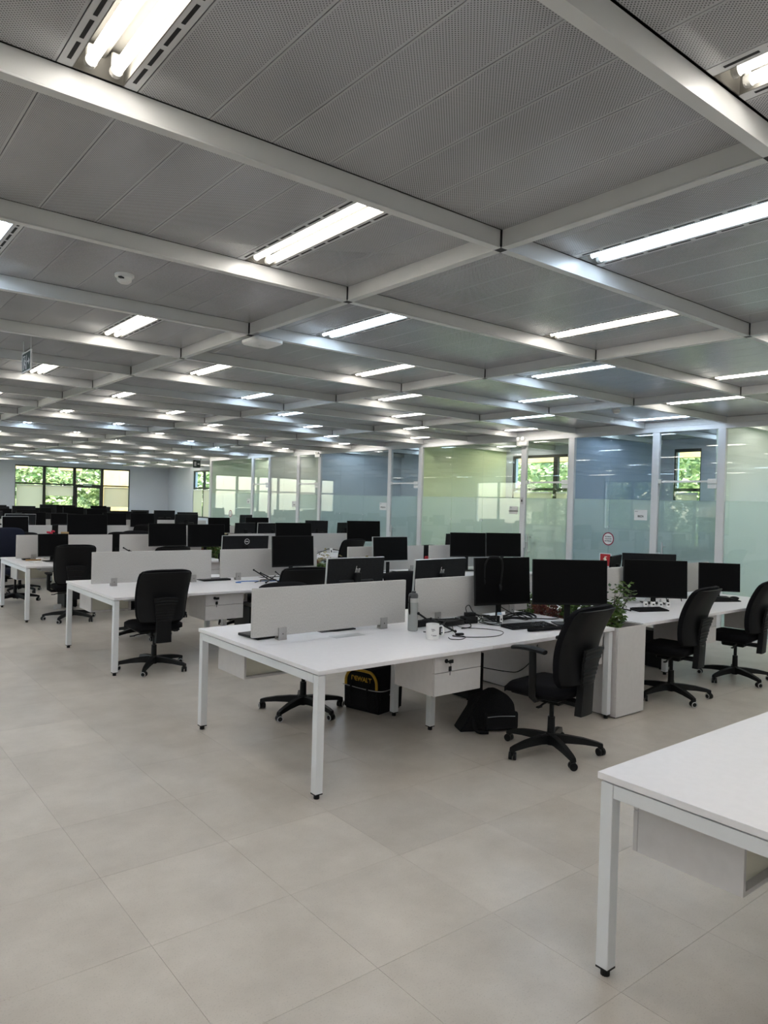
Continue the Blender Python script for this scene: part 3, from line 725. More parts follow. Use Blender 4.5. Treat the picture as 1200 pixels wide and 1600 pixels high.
# planters between the two benches of a row
def leaves(name, n, boxsize, lsize, seed, m, parent=None, droop=0.5, shell=False, center=(0, 0, 0)):
    g = np.random.default_rng(seed); V = []; F = []
    for q in range(n):
        if shell:
            d = g.normal(size=3); d /= np.linalg.norm(d); rad = 0.55 + 0.45 * g.random() ** 0.5; p = d * rad * np.array(boxsize) / 2
            # clumps
            p = p + 0.12 * np.sin(p[[1, 2, 0]] * 5.1) * np.array(boxsize) / 2
        else: p = (g.random(3) - 0.5) * np.array(boxsize)
        p = p + np.array(center)
        a = g.random() * 6.283; t = (g.random() - 0.35) * droop * 2; sz = lsize * (0.6 + 0.8 * g.random())
        u = np.array([math.cos(a) * math.cos(t), math.sin(a) * math.cos(t), math.sin(t)]); v = np.cross(u, g.normal(size=3)); v /= np.linalg.norm(v) + 1e-9
        w = np.cross(u, v) * 0.12
        i = len(V); V += [p - u * sz / 2, p + v * sz * 0.3 + w * sz, p + u * sz / 2, p - v * sz * 0.3 + w * sz]; F.append((i, i + 1, i + 2, i + 3))
    me = bpy.data.meshes.new(name); me.from_pydata([tuple(x) for x in V], [], F); me.materials.append(m); return me
plant_meshes = [leaves('foliage', 420, (0.34, 0.36, 0.22), 0.045, 11 + q, [LEAF_IN, LEAF_IN, LEAF_RED, LEAF_IN][q], shell=True) for q in range(4)]
mbst = MB()
for q in range(9):
    a = q * 0.7; mbst.tube([(0, 0, 0), (0.05 * math.cos(a), 0.05 * math.sin(a), 0.08), (0.13 * math.cos(a), 0.13 * math.sin(a), 0.15)], 0.003, 5)
stem_mesh = mbst.mesh('stems', BARK)
pl_words = ['low leafy green plant', 'bushy green plant', 'reddish-leaved plant', 'trailing green plant']
place_words = ['at the near end', 'second from the near end', 'in the middle', 'second from the far end', 'at the far end']
for r in range(1, 5):
    y0 = ROWS[r]; T = thing('planter_box', 'pale laminate planter box between the two benches of the %s row' % ORD[r], 'planter', (5.3475, y0 - 0.03, 0), 0, 'planter boxes')
    hw, ln, hz = 0.2, 1.62, 0.735
    for s in (-1, 1):
        mb = MB(); mb.bb(s * hw, s * (hw - 0.018), 0.02, ln - 0.02, 0.012, hz); mb.build('side_board', PED, T)
    mb = MB(); mb.bb(-hw, hw, 0, 0.019, 0.012, hz, bevel=0.001); mb.build('front_board', PED, T)
    mb = MB(); mb.bb(-hw, hw, ln - 0.019, ln, 0.012, hz, bevel=0.001); mb.build('rear_board', PED, T)
    mb = MB(); mb.bb(-hw + 0.02, hw - 0.02, 0.02, ln - 0.02, 0.0, 0.012); mb.build('plinth', PLAST, T)
    mb = MB(); mb.bb(-hw + 0.019, hw - 0.019, 0.02, ln - 0.02, 0.62, 0.66); mb.build('soil', SOIL, T)
    for q in range(5):
        w = [0, 1, 2, 0, 3][q] if r == 1 else (q + r) % 4
        p = thing('planter_plant', '%s %s of the %s row planter' % (pl_words[w], place_words[q], ORD[r]), 'plant', (5.3475 + (0.02 if q % 2 else -0.02), y0 + 0.21 + q * 0.29, 0.655), q * 1.3, 'planter plants')
        place('stems', stem_mesh, p); f = place('foliage', plant_meshes[w], p, (0, 0, 0.13)); f.scale = (1, 1, 1.0 + 0.12 * (q % 3))
# a tall spray of leafy twigs in the front planter, and dry sprigs behind
def sprig(name, label, loc, leafm, seed, h, n, spread):
    T = thing(name, label, 'plant', loc); g = random.Random(seed); mb = MB(); tips = []
    for q in range(n):
        a = g.random() * 6.28; pts = [(0, 0, 0)]; 
        for t in (0.35, 0.7, 1.0): pts.append((spread * t * t * math.cos(a), spread * t * t * math.sin(a), h * t * (0.7 + 0.3 * g.random())))
        mb.tube(pts, 0.003, 5, (1, 0.8, 0.6, 0.3)); tips += [Vector(p) for p in pts[1:]]
    mb.build('twigs', BARK, T)
    V = []; F = []
    for p in tips:
        for q in range(9):
            c = p + Vector((g.uniform(-.05, .05), g.uniform(-.05, .05), g.uniform(-.05, .05))); a = g.random() * 6.28; u = Vector((math.cos(a), math.sin(a), g.uniform(-.5, .6))).normalized(); v = u.cross(Vector((g.random(), g.random(), 1))).normalized(); s = g.uniform(0.015, 0.032)
            i = len(V); V += [c - u * s, c + v * s * .55, c + u * s, c - v * s * .55]; F.append((i, i + 1, i + 2, i + 3))
    me = bpy.data.meshes.new('foliage'); me.from_pydata([tuple(x) for x in V], [], F); me.materials.append(leafm); place('foliage', me, T)
sprig('leafy_twigs', 'spray of leafy twigs rising behind the dark monitor by the front planter', (5.38, 3.60, 0.655), LEAF_IN, 3, 0.42, 11, 0.17)
sprig('dry_sprigs', 'pale dry sprigs standing behind the silver-logo monitor of the front row', (5.36, 8.2, 0.655), LEAF_DRY, 5, 0.36, 8, 0.2)
sprig('dry_sprigs', 'pale dry sprigs in the second row planter, nearer end', (5.36, 7.3, 0.655), LEAF_DRY, 6, 0.34, 8, 0.18)
sprig('dry_sprigs', 'yellowish sprigs beside the black chair of the third row', (5.36, 11.2, 0.655), LEAF_DRY, 8, 0.42, 10, 0.2)

# ---------------------------------------------------------------- monitors
MON = {}
def monitor_parts(w, h, trim, logo):
    key = (w, h, trim, logo)
    if key in MON: return MON[key]
    parts = []
    d = 0.022
    mb = MB(); mb.bb(-w / 2, w / 2, -d / 2, d / 2, -h / 2, h / 2, bevel=0.003)
    parts.append(('bezel', mb.mesh('bezel', SILVER if trim else PLAST, 30), None))
    mb = MB(); mb.bb(-w / 2 + 0.006, w / 2 - 0.006, -d / 2 - 0.0012, -d / 2, -h / 2 + 0.016, h / 2 - 0.006); parts.append(('screen', mb.mesh('screen', SCREEN), None))
    mb = MB(); mb.bb(-w / 2 + 0.004, w / 2 - 0.004, d / 2 - 0.001, d / 2 + 0.003, -h / 2 + 0.004, h / 2 - 0.004); mb.bb(-w * .30, w * .30, d / 2, d / 2 + 0.022, -h * .42, -h * .02, bevel=0.008)
    parts.append(('back_cover', mb.mesh('back_cover', MONBACK, 40), None))
    if logo == 'slash':
        s = h * 0.24; mb = MB(); sh = 0.28
        def st(x, z0, z1, wd=0.07): mb.prism([(x + sh * z0, z0), (x + wd + sh * z0, z0), (x + wd + sh * z1, z1), (x + sh * z1, z1)], 0, 0.002)
        for x, a, b in ((-0.42, -0.30, 0.62), (-0.18, -0.30, 0.28), (0.10, -0.62, 0.28), (0.34, -0.30, 0.28)): st(x, a, b)
        mb.prism([(-0.30, 0.21), (-0.06, 0.21), (-0.04, 0.28), (-0.28, 0.28)], 0, 0.002); mb.prism([(0.22, 0.21), (0.46, 0.21), (0.48, 0.28), (0.24, 0.28)], 0, 0.002); mb.prism([(0.14, -0.30), (0.36, -0.30), (0.38, -0.23), (0.16, -0.23)], 0, 0.002)
        me = mb.mesh('logo', LOGO); me.transform(Matrix.Scale(s * 0.62, 4, (1, 0, 0)) @ Matrix.Scale(s * 0.75, 4, (0, 1, 0)))
        me.transform(face_matrix((-w * 0.02, d / 2 + 0.0032, h * 0.19), (-1, 0, 0), (0, 0, 1))); parts.append(('logo', me, None))
    if logo == 'ring':
        s = 0.032; mb = MB(); mb.tube([(s * math.cos(q * PI / 14), s * math.sin(q * PI / 14), 0.001) for q in range(29)], 0.0032, 5)
        me = mb.mesh('logo', LOGO); me.transform(face_matrix((-w * 0.02, d / 2 + 0.0042, h * 0.28), (-1, 0, 0), (0, 0, 1))); parts.append(('logo', me, None))
        me = text_mesh('DELL', 0.021, LOGO, 0.0006, 0.0006); me.transform(face_matrix((-w * 0.02, d / 2 + 0.0042, h * 0.28), (-1, 0, 0), (0, 0, 1))); parts.append(('logo', me, None))
    MON[key] = parts; return parts
STM = {}
MCOUNT = {}
def monitor(label, x, y, ztop, w=0.55, h=0.33, face=-90, logo=None, trim=False, group='computer monitors', name='monitor', tilt=4):
    """face = azimuth the screen looks to; base stands on the desk"""
    T = thing(name, label, 'monitor', (x, y, ZT + 0.0025), math.radians(face + 90), group)
    zc = ztop - ZT - h / 2; R = Matrix.Translation((0, 0, zc)) @ Matrix.Rotation(math.radians(-tilt), 4, 'X')
    for n, me, _ in monitor_parts(w, h, trim, logo): put(n, me, T, R)
    kz = round(zc, 2)
    if kz not in STM:
        mb = MB(); mb.bb(-0.024, 0.024, 0.034, 0.056, 0.008, kz + 0.05, bevel=0.003); mb.bb(-0.03, 0.03, 0.016, 0.05, kz - 0.05, kz + 0.05, bevel=0.006); a = mb.mesh('neck', PLAST2)
        mb = MB(); mb.slab(lambda u, v: (Vector(((2 * u - 1) * 0.115, (2 * v - 1) * 0.085 + 0.02, 0.006)), Vector((0, 0, 1))), 6, 6, lambda u, v: 0.006 + 0.004 * min(1, 4 * min(u, 1 - u, v, 1 - v)))
        mb.bb(-0.03, 0.03, 0.02, 0.065, 0.004, 0.014, bevel=0.002); STM[kz] = (a, mb.mesh('foot', PLAST2, 40))
    place('neck', STM[kz][0], T); place('foot', STM[kz][1], T)
    return T

Rn = ROWS
monitor('black-backed monitor with silver slanted logo behind the long front divider', 3.49, 4.72, 1.25, 0.57, 0.34, 90, 'slash', True)
monitor('black-backed monitor with silver slanted logo behind the shorter front divider', 4.34, 4.63, 1.225, 0.62, 0.36, 92, 'slash', True)
monitor('black monitor with headphones hung on it, left of the front pair', 4.656, 4.185, 1.2585, 0.575, 0.40, -101, trim=False)
monitor('large black monitor right of the front pair, behind the nearest chair', 4.91, 3.68, 1.272, 0.63, 0.37, -123)
monitor('black monitor beyond the leafy twigs, above the four little bottles', 6.81, 4.05, 1.186, 0.643, 0.385, -131)
monitor('dark monitor seen from behind above the one by the leafy twigs', 7.62, 4.62, 1.195, 0.60, 0.34, 45, None)
monitor('small turned monitor standing right of the red extinguisher sign', 7.04, 4.68, 1.185, 0.44, 0.30, 110, None)
monitor('small black monitor at the right end of the front row', 8.0, 3.98, 1.125, 0.44, 0.315, -136)
monitor('left of two joined wide black monitors under the pale green room', 7.55, 7.47, 1.295, 0.545, 0.35, -115)
monitor('right of two joined wide black monitors under the pale green room', 8.05, 7.235, 1.30, 0.545, 0.35, -115)
monitor('monitor peeking out left of the two joined wide monitors', 7.95, 8.1, 1.25, 0.5, 0.32, 90)
monitor('silver-edged black monitor tilted over the cluttered second row desk', 6.15, 7.54, 1.245, 0.585, 0.335, -92, trim=True)
monitor('black monitor behind the chair in the second row, above the blue cable', 4.635, 7.54, 1.265, 0.58, 0.37, -90)
monitor('black-backed monitor with round silver logo in the second row', 4.30, 8.13, 1.245, 0.64, 0.34, 90, 'ring', True)
monitor('left of two wide black monitors standing together in the third row', 4.46, 10.99, 1.28, 0.61, 0.355, -90)
monitor('right of two wide black monitors standing together in the third row', 5.09, 10.95, 1.27, 0.62, 0.365, -93)
monitor('small square monitor on the third row desk nearest the aisle', 2.77, 10.95, 1.13, 0.41, 0.32, -86)
monitor('wide black monitor in the third row in front of the glass doors', 6.76, 10.99, 1.30, 0.72, 0.38, -92)
nm = monitor('black-backed monitor with a white note stuck on it, third row', 6.68, 11.62, 1.275, 0.60, 0.34, 90, None, True)
monitor('dark green-sheened monitor in the third row, glass-wall-side bench', 6.11, 11.58, 1.275, 0.44, 0.33, 100)
monitor('black monitor above a chair back under the blue-grey room', 8.1, 10.72, 1.35, 0.68, 0.38, -100)
monitor('turned dark monitor seen from behind beside a white card, third row', 7.62, 11.58, 1.325, 0.44, 0.40, 70)
monitor('small dark monitor peeking out left of the monitor under the blue-grey room', 8.28, 11.56, 1.29, 0.44, 0.3, 100)
monitor('wide black monitor in the fourth row left of the planter', 4.25, 14.4, 1.32, 0.74, 0.41, -90)
monitor('silver-topped black monitor in the fourth row nearest the aisle', 2.97, 14.3, 1.275, 0.46, 0.33, -80, trim=True)
monitor('black monitor in the fourth row nearest the glass wall', 7.92, 14.44, 1.29, 0.58, 0.34, -90)
monitor('turned dark-backed monitor in the fourth row by the glass wall', 7.93, 15.0, 1.335, 0.44, 0.33, 115)
monitor('dark monitor in the fourth row, third desk from the aisle', 7.0, 14.44, 1.28, 0.5, 0.33, -90)
monitor('black-backed monitor in the fourth row, third desk from the aisle', 6.5, 15.0, 1.33, 0.52, 0.33, 90)
monitor('dark-backed monitor in the fourth row, first desk from the aisle', 3.2, 15.0, 1.3, 0.54, 0.33, 92, trim=True)
monitor('dark-backed monitor in the fourth row, second desk from the aisle', 4.5, 15.02, 1.28, 0.54, 0.33, 88)
for r in (5, 6, 7):
    for k in range(4):
        xm = SEG[k // 2][0] + 1.43 * (k % 2)
        for side in ('near', 'far'):
            y = ROWS[r] + (0.66 if side == 'near' else 1.22); n = 2 if (r * 3 + k + (side == 'far')) % 3 else 1
            for q in range(n):
                x = xm + 0.71 + (q - (n - 1) / 2) * 0.64 + rnd.uniform(-.05, .05)
                w = 0.56 + rnd.choice((-0.06, 0, 0.02)); zt = rnd.choice((1.24, 1.27, 1.30, 1.34))
                which = '' if n == 1 else (', left one' if q == 0 else ', right one')
                monitor('black monitor on the %s desk row, %s side, %s desk from the aisle%s' % (ORD[r], side, NTH[k + 1], which), x, y, zt, round(w, 2), 0.34, (-90 if side == 'near' else 90) + rnd.uniform(-8, 8))
# white note on the monitor back, standing card
mb = MB(); mb.bb(-0.09, 0.09, 0, 0.001, -0.035, 0.035); n = mb.build('paper_note', WHITEP, None); n.location = (6.60, 11.624, 1.215); tag(n, 'white paper note stuck on a black monitor back in the third row', 'note'); n.location = (6.555, 11.58, 1.225)
n.rotation_euler = (0.0, 0, 0); n.location = (6.55, 11.6095 - 0.0, 1.222)

# ---------------------------------------------------------------- chairs
chair(ch_black, 4.07, 3.17, 97, 'black swivel chair with T-shaped armrests, nearest the camera at the front row', 1.02)
chair(ch_noarm, 3.17, 4.95, -84, 'black swivel chair pushed under the far side of the front row, by the tool bag', 0.97)
chair(ch_noarm, 4.72, 5.30, -95, 'black swivel chair on the far side of the front row behind the bottle', 0.97)
chair(ch_noarm, 6.20, 3.50, 97, 'black swivel chair turned away, beside the front row planter', 1.0)
chair(ch_noarm, 7.42, 3.50, 99, 'black swivel chair cut off by the right edge of the photo', 1.0)
chair(ch_noarm, 2.72, 6.98, 88, 'black swivel chair at the end desk of the second row, back towards the aisle', 0.97)
chair(ch_ring, 3.98, 6.42, 80, 'black swivel chair in the second row seen over the long front divider', 1.0)
chair(ch_noarm, 5.95, 6.72, 95, 'black swivel chair of the second row behind the front divider, third desk from the aisle', 0.97)
chair(ch_ring, 3.2, 8.66, -90, 'black chair tucked at the far side of the second row, first desk from aisle', 0.96)
chair(ch_ring, 8.1, 8.6, -85, chair_label(2, 'far', 4), 0.98)
chair(ch_ring, 4.6, 8.7, -92, chair_label(2, 'far', 2), 0.94)
chair(ch_ring, 2.84, 10.28, 84, 'black swivel chair with armrests at the end desk of the third row', 1.0)
chair(ch_navy, 2.58, 12.35, -75, 'navy chair cut off at the left edge beyond the third row desk', 1.1)
chair(ch_ring, 4.02, 10.0, 92, chair_label(3, 'near', 2), 0.98)
chair(ch_ring, 7.42, 10.40, 95, 'black swivel chair below the monitor under the blue-grey room, third row', 1.02)
chair(ch_ring, 4.45, 12.1, -95, chair_label(3, 'far', 2), 1.06)
chair(ch_ring, 6.3, 12.2, -90, chair_label(3, 'far', 3), 1.0)
chair(ch_ring, 7.6, 12.15, -80, chair_label(3, 'far', 4), 1.0)
for r in (4, 5, 6):
    for k in range(4):
        xm = SEG[k // 2][0] + 1.43 * (k % 2) + 0.72
        chair(ch_noarm, xm + rnd.uniform(-.1, .1), ROWS[r] - 0.15, 90 + rnd.uniform(-15, 15), chair_label(r, 'near', k + 1), 1.0)
        if r < 6: chair(ch_ring, xm + rnd.uniform(-.1, .1), ROWS[r] + DEP + 0.2, -90 + rnd.uniform(-15, 15), chair_label(r, 'far', k + 1), 1.04)

# ---------------------------------------------------------------- things on and under the desks
ZD = ZT + 0.0012
def smooth_path(pts, n=6):
    P = [Vector(p) for p in pts]; out = []
    for i in range(len(P) - 1):
        a, b, c, d = P[max(i - 1, 0)], P[i], P[i + 1], P[min(i + 2, len(P) - 1)]
        for q in range(n):
            t = q / n; out.append(0.5 * ((2 * b) + (c - a) * t + (2 * a - 5 * b + 4 * c - d) * t * t + (3 * b - a - 3 * c + d) * t ** 3))
    return out + [P[-1]]
def cable(label, pts, r=0.0035, m=PLAST, group='loose desk cables', name='cable'):
    base = Vector(pts[0]); T = MB(); T.tube([p - base for p in smooth_path(pts)], r, 6); o = T.build(name, m, None, 60); o.location = base
    return tag(o, label, 'cable', group)
# water bottle
T = thing('water_bottle', 'smoky grey water bottle with wrist strap standing on the front desk', 'bottle', (3.60, 4.12, ZD))
mb = MB(); mb.lathe([(0, 0), (0.034, 0), (0.038, 0.006), (0.038, 0.205), (0.034, 0.215), (0.0, 0.215)], 24); mb.build('body', FROSTB, T, 40)
mb = MB(); mb.lathe([(0.0365, 0.215), (0.0365, 0.245), (0.036, 0.248), (0, 0.248)], 24); mb.build('neck_band', mat('bottle_band', (0.45, 0.46, 0.45), 0.35), T, 40)
mb = MB(); mb.lathe([(0.036, 0.248), (0.037, 0.27), (0.03, 0.282), (0.018, 0.284), (0.016, 0.30), (0, 0.30)], 20); mb.build('lid', FROSTB2, T, 40)
mb = MB(); mb.tube(smooth_path([(-0.035, 0.0, 0.262), (-0.052, -0.012, 0.24), (-0.058, -0.02, 0.16), (-0.052, -0.022, 0.13), (-0.044, -0.014, 0.16), (-0.042, -0.006, 0.24), (-0.034, 0.0, 0.258)]), 0.004, 6); mb.build('wrist_strap', PLAST, T, 60)
# mug
T = thing('mug', 'white mug with small grey print beside the tangled cables', 'mug', (3.51, 3.80, ZD), math.radians(-30)); T.scale = (1.15, 1.15, 1.13)
mb = MB(); mb.lathe([(0, 0), (0.038, 0), (0.041, 0.004), (0.041, 0.093), (0.0395, 0.095), (0.037, 0.093), (0.037, 0.008), (0, 0.008)], 28); mb.build('cup', WHITEP, T, 40)
mb = MB(); mb.tube(smooth_path([(0.038, 0, 0.078), (0.060, 0, 0.080), (0.072, 0, 0.050), (0.060, 0, 0.020), (0.038, 0, 0.022)]), 0.0055, 8); mb.build('handle', WHITEP, T, 60)
mb = MB()
for (a, z, w, h) in ((-1.75, 0.066, 0.020, 0.004), (-1.65, 0.060, 0.022, 0.004), (-1.75, 0.054, 0.012, 0.003), (-1.55, 0.026, 0.018, 0.006), (-1.9, 0.03, 0.006, 0.004), (-1.25, 0.026, 0.008, 0.006)):
    mb.box((0.0412 * math.cos(a), 0.0412 * math.sin(a), z), (0.0006, w, h), rot=a)
mb.build('print', mat('mug_print', (0.30, 0.30, 0.31), 0.6), T)
# keyboard with wrist rest
def keyboard(label, x, y, rot, w=0.45, d=0.15, keys=True):
    T = thing('keyboard', label, 'keyboard', (x, y, ZD), rot, 'black keyboards')
    mb = MB(); mb.prism([(-d / 2, 0), (d / 2, 0), (d / 2, 0.022), (-d / 2, 0.010)], -w / 2, w / 2, Matrix(((0, 0, 1, 0), (1, 0, 0, 0), (0, 1, 0, 0), (0, 0, 0, 1)))); mb.build('case', PLAST, T)
    if keys:
        mb = MB(); n = 18; rows = 6; kw = (w - 0.02) / n; kd = (d - 0.016) / rows
        for a in range(n):
            for b in range(rows):
                if a in (13,) and b < 5: continue
                yy = -d / 2 + 0.008 + (b + .5) * kd; mb.box((-w / 2 + 0.01 + (a + .5) * kw, yy, 0.0125 + 0.012 * (yy + d / 2) / d), (kw * 0.82, kd * 0.8, 0.006))
        o = mb.build('keys', PLAST2, T); o['kind'] = 'stuff'
    return T
keyboard('black keyboard lying before the front monitor pair', 4.53, 3.78, math.radians(-10), 0.44, 0.15)
mb = MB(); mb.slab(lambda u, v: (Vector(((2 * u - 1) * 0.215 * (1 - 0.02 * abs(2 * v - 1) ** 2), (2 * v - 1) * 0.036 * (1 - 0.6 * abs(2 * u - 1) ** 8), 0.0105)), Vector((0, 0, 1))), 14, 6, lambda u, v: 0.008 + 0.012 * min(1, 3 * min(v, 1 - v)))
o = mb.build('wrist_rest', FABRIC, None, 60); o.location = (4.57, 3.61, ZD); o.rotation_euler = (0, 0, math.radians(-8)); tag(o, 'black padded wrist rest in front of the keyboard', 'wrist rest')
keyboard('small black keyboard on the glass-wall-side bench by the four little bottles', 6.31, 3.80, math.radians(-20), 0.34, 0.14)
keyboard('black keyboard under the small monitor at the right end', 7.72, 3.82, math.radians(-25), 0.40, 0.15)
keyboard('grey-black keyboard under the silver-edged monitor of the second row', 6.02, 7.28, math.radians(3), 0.42, 0.14)
keyboard('black keyboard under the chair-side monitor of the second row', 5.0, 7.3, math.radians(6), 0.30, 0.13, False)
def mouse(label, x, y, rot):
    o = MB().sphere((0, 0, 0.014), 0.05, (0.62, 1.0, 0.42), 14).build('mouse', PLAST, None, 60); bm_ = o; o.location = (x, y, ZD + 0.007); o.rotation_euler = (0, 0, rot); return tag(o, label, 'mouse', 'black mice')
mouse('black mouse on the desk at the right end of the front row', 7.95, 3.78, 0.6)
# headphones over the front monitor
T = thing('headphones', 'black headphones hooked over the left front monitor', 'headphones', (4.535, 4.165, 1.06))
mb = MB(); mb.tube(smooth_path([(-0.07, 0.05, 0.03), (-0.065, 0.052, 0.13), (-0.05, 0.03, 0.196), (-0.01, -0.005, 0.212), (0.035, -0.035, 0.195), (0.05, -0.042, 0.13), (0.044, -0.04, 0.05), (0.038, -0.036, -0.02)], 8), 0.007, 8); mb.build('headband', PLAST, T, 60)
mb = MB(); mb.sphere((0.036, -0.034, -0.045), 0.03, (0.35, 0.6, 1.0), 14); mb.build('ear_cup', PLAST, T, 60)
mb = MB(); mb.sphere((-0.07, 0.055, 0.0), 0.03, (0.35, 0.6, 1.0), 14); mb.build('ear_cup', PLAST, T, 60)
# router with aerials and tangled cables
def router(label, x, y, rot, w=0.20, d=0.13, ant=2, aerial=0.16):
    T = thing('wifi_router', label, 'router', (x, y, ZD), rot, 'black routers')
    mb = MB(); mb.bb(-w / 2, w / 2, -d / 2, d / 2, 0.004, 0.042, bevel=0.008, seg=2); mb.build('case', PLAST, T, 40)
    for s in range(ant):
        xx = -w / 2 + 0.02 + s * (w - 0.04) / max(1, ant - 1)
        mb = MB(); mb.cyl((xx, d / 2, 0.03), (xx - 0.01, d / 2 + 0.01, 0.05), 0.006, n=8); mb.cyl((xx - 0.01, d / 2 + 0.01, 0.05), (xx - aerial * 0.55, d / 2 - 0.01, 0.05 + aerial * 0.75), 0.0065, 0.0045, n=8); mb.build('aerial', PLAST, T, 40)
    mb = MB()
    for sx in (-1, 1):
        for sy in (-1, 1): mb.cyl((sx * (w / 2 - 0.02), sy * (d / 2 - 0.02), 0), (sx * (w / 2 - 0.02), sy * (d / 2 - 0.02), 0.006), 0.007, n=8)
    mb.build('rubber_feet', PLAST, T); return T
router('black router lying before the shorter front divider', 4.03, 4.16, 0.15, 0.22, 0.12, 0)
def dock(name, label, cat, x, y, w, d, h, rot, m=PLAST, z=ZD, group=None):
    mb = MB(); mb.bb(-w / 2, w / 2, -d / 2, d / 2, 0, h, bevel=min(w, d, h) * .15, seg=2); o = mb.build(name, m, None, 40); o.location = (x, y, z); o.rotation_euler = (0, 0, rot); return tag(o, label, cat, group)
dock('docking_station', 'thick black docking box among the tangled front desk cables', 'docking station', 4.24, 4.16, 0.12, 0.09, 0.055, -0.2)
dock('power_brick', 'black power brick on top of the front docking box', 'power brick', 4.25, 4.16, 0.085, 0.05, 0.03, -0.3, z=ZD + 0.0556)
dock('cable_pouch', 'flat black pouch lying at the foot of the shorter front divider', 'pouch', 3.82, 4.235, 0.24, 0.07, 0.045, 0.05, BAG)
def tripod(label, x, y, rot, s=1.0):
    """small folding stand: two long thin arms and short splayed legs"""
    T = thing('cable_stand', label, 'stand', (x, y, ZD + 0.004 * s), rot, 'black folding laptop stands')
    mb = MB()
    for (a, b) in (((-0.14, 0.02, 0.11), (0.03, 0.0, 0.012)), ((-0.13, -0.06, 0.09), (0.05, -0.09, 0.006)), ((0.03, 0.0, 0.012), (-0.10, -0.10, 0.006)), ((0.03, 0.0, 0.012), (0.14, 0.05, 0.04))):
        mb.cyl(Vector(a) * s, Vector(b) * s, 0.0055 * s, n=8)
    mb.build('arms', PLAST, T, 40)
    mb = MB()
    for p in ((-0.14, 0.02, 0.11), (-0.13, -0.06, 0.09), (-0.10, -0.10, 0.007), (0.05, -0.09, 0.007)): mb.sphere(Vector(p) * s, 0.0085 * s, n=8)
    mb.build('rubber_tips', PLAST2, T, 60); return T
tripod('thin black folding stand leaning over the white mug', 3.72, 3.98, 0.15, 1.35)
tripod('thin black folding stand on the second row by the blue cable', 4.22, 7.42, 0.2, 1.3)
tripod('second thin black folding stand on the second row, right of the blue cable', 4.42, 7.38, 0.5, 1.1)
tripod('thin black folding stand behind the second row divider, third row', 3.95, 10.85, 0.2, 1.6)
tripod('thin black folding stand on the bench beside the leafy twigs', 6.05, 4.02, 0.9, 1.2)
cable('long thin cable curling round the small black dongle', [(3.63, 3.76, ZD + .004), (3.60, 3.70, ZD + .004), (3.66, 3.66, ZD + .004), (3.76, 3.72, ZD + .004), (3.72, 3.80, ZD + .004), (3.70, 3.76, ZD + .004), (3.82, 3.66, ZD + .004), (4.0, 3.62, ZD + .004), (4.16, 3.72, ZD + .004), (4.14, 3.86, ZD + .004), (4.02, 4.02, ZD + .004), (4.02, 4.09, ZD + .02)], 0.0028)
dock('usb_dongle', 'small black dongle on the thin curled cable', 'dongle', 3.755, 3.775, 0.06, 0.028, 0.014, -0.3, z=ZD + .0072)
mb = MB()
for q in range(5):
    rr = 0.10 + 0.012 * q
    mb.tube(smooth_path([(rr * 1.3 * math.cos(a + q * .5) + 0.03 * (q % 3), rr * 0.75 * math.sin(a + q * .5), .005 + 0.004 * q + 0.012 * (1 + math.sin(a * 2 + q))) for a in [k * 0.628 for k in range(11)]]), 0.0045, 6)
o = mb.build('cable_coil', PLAST, None, 60); o.location = (4.70, 4.06, ZD); tag(o, 'thick black cable coiled in loops under the left front monitor', 'cable')
cable('black cable running from the coil towards the planter', [(4.9, 4.02, ZD + .006), (5.0, 3.92, ZD + .006), (5.1, 3.93, ZD + .006), (5.13, 4.0, ZD + .01)], 0.0045)
cable('black cable hanging from the left front monitor to the desk', [(4.70, 4.26, ZD + 0.1), (4.74, 4.16, ZD + .05), (4.80, 4.06, ZD + .012), (4.9, 4.0, ZD + .008)], 0.004)
cable('black cable looping up from the front docking box', [(4.20, 4.13, ZD + .06), (4.22, 4.18, ZD + .12), (4.28, 4.2, ZD + .135), (4.31, 4.18, ZD + .08), (4.36, 4.1, ZD + .02), (4.46, 4.05, ZD + .006), (4.4, 3.96, ZD + .006), (4.55, 3.92, ZD + .006)], 0.0035)
cable('black cable lying between the docking box and the monitor stand', [(4.3, 4.1, ZD + .02), (4.38, 4.14, ZD + .03), (4.45, 4.08, ZD + .02), (4.41, 4.0, ZD + .006), (4.33, 4.02, ZD + .006), (4.35, 4.12, ZD + .015), (4.5, 4.15, ZD + .006)], 0.0035)
cable('black cable from the divider foot to the folding stand', [(3.62, 4.02, ZD + .005), (3.7, 3.92, ZD + .005), (3.85, 3.95, ZD + .005), (3.95, 4.06, ZD + .02)], 0.0035)
cable('black cable draped over the flat pouch by the shorter divider', [(3.74, 4.2, ZD + .05), (3.82, 4.2, ZD + .062), (3.92, 4.16, ZD + .055), (4.02, 4.12, ZD + .056), (4.14, 4.08, ZD + .03), (4.1, 4.0, ZD + .005), (3.98, 3.98, ZD + .005)], 0.0045)
cable('black cable knotted around the front docking box', [(4.12, 4.2, ZD + .045), (4.17, 4.09, ZD + .05), (4.26, 4.07, ZD + .03), (4.34, 4.12, ZD + .05), (4.32, 4.2, ZD + .07), (4.4, 4.2, ZD + .04), (4.44, 4.12, ZD + .05), (4.38, 4.06, ZD + .03), (4.46, 4.0, ZD + .006)], 0.0045)
cable('black cable from the knotted box to the keyboard', [(4.3, 4.1, ZD + .01), (4.3, 4.0, ZD + .006), (4.36, 3.9, ZD + .006), (4.44, 3.86, ZD + .006)], 0.004)
cable('black cable hanging under the front desk from the nearest chair side', [(4.18, 3.40, 0.70), (4.16, 3.42, 0.60), (4.12, 3.5, 0.50), (4.2, 3.7, 0.44), (4.05, 3.95, 0.46)], 0.004)
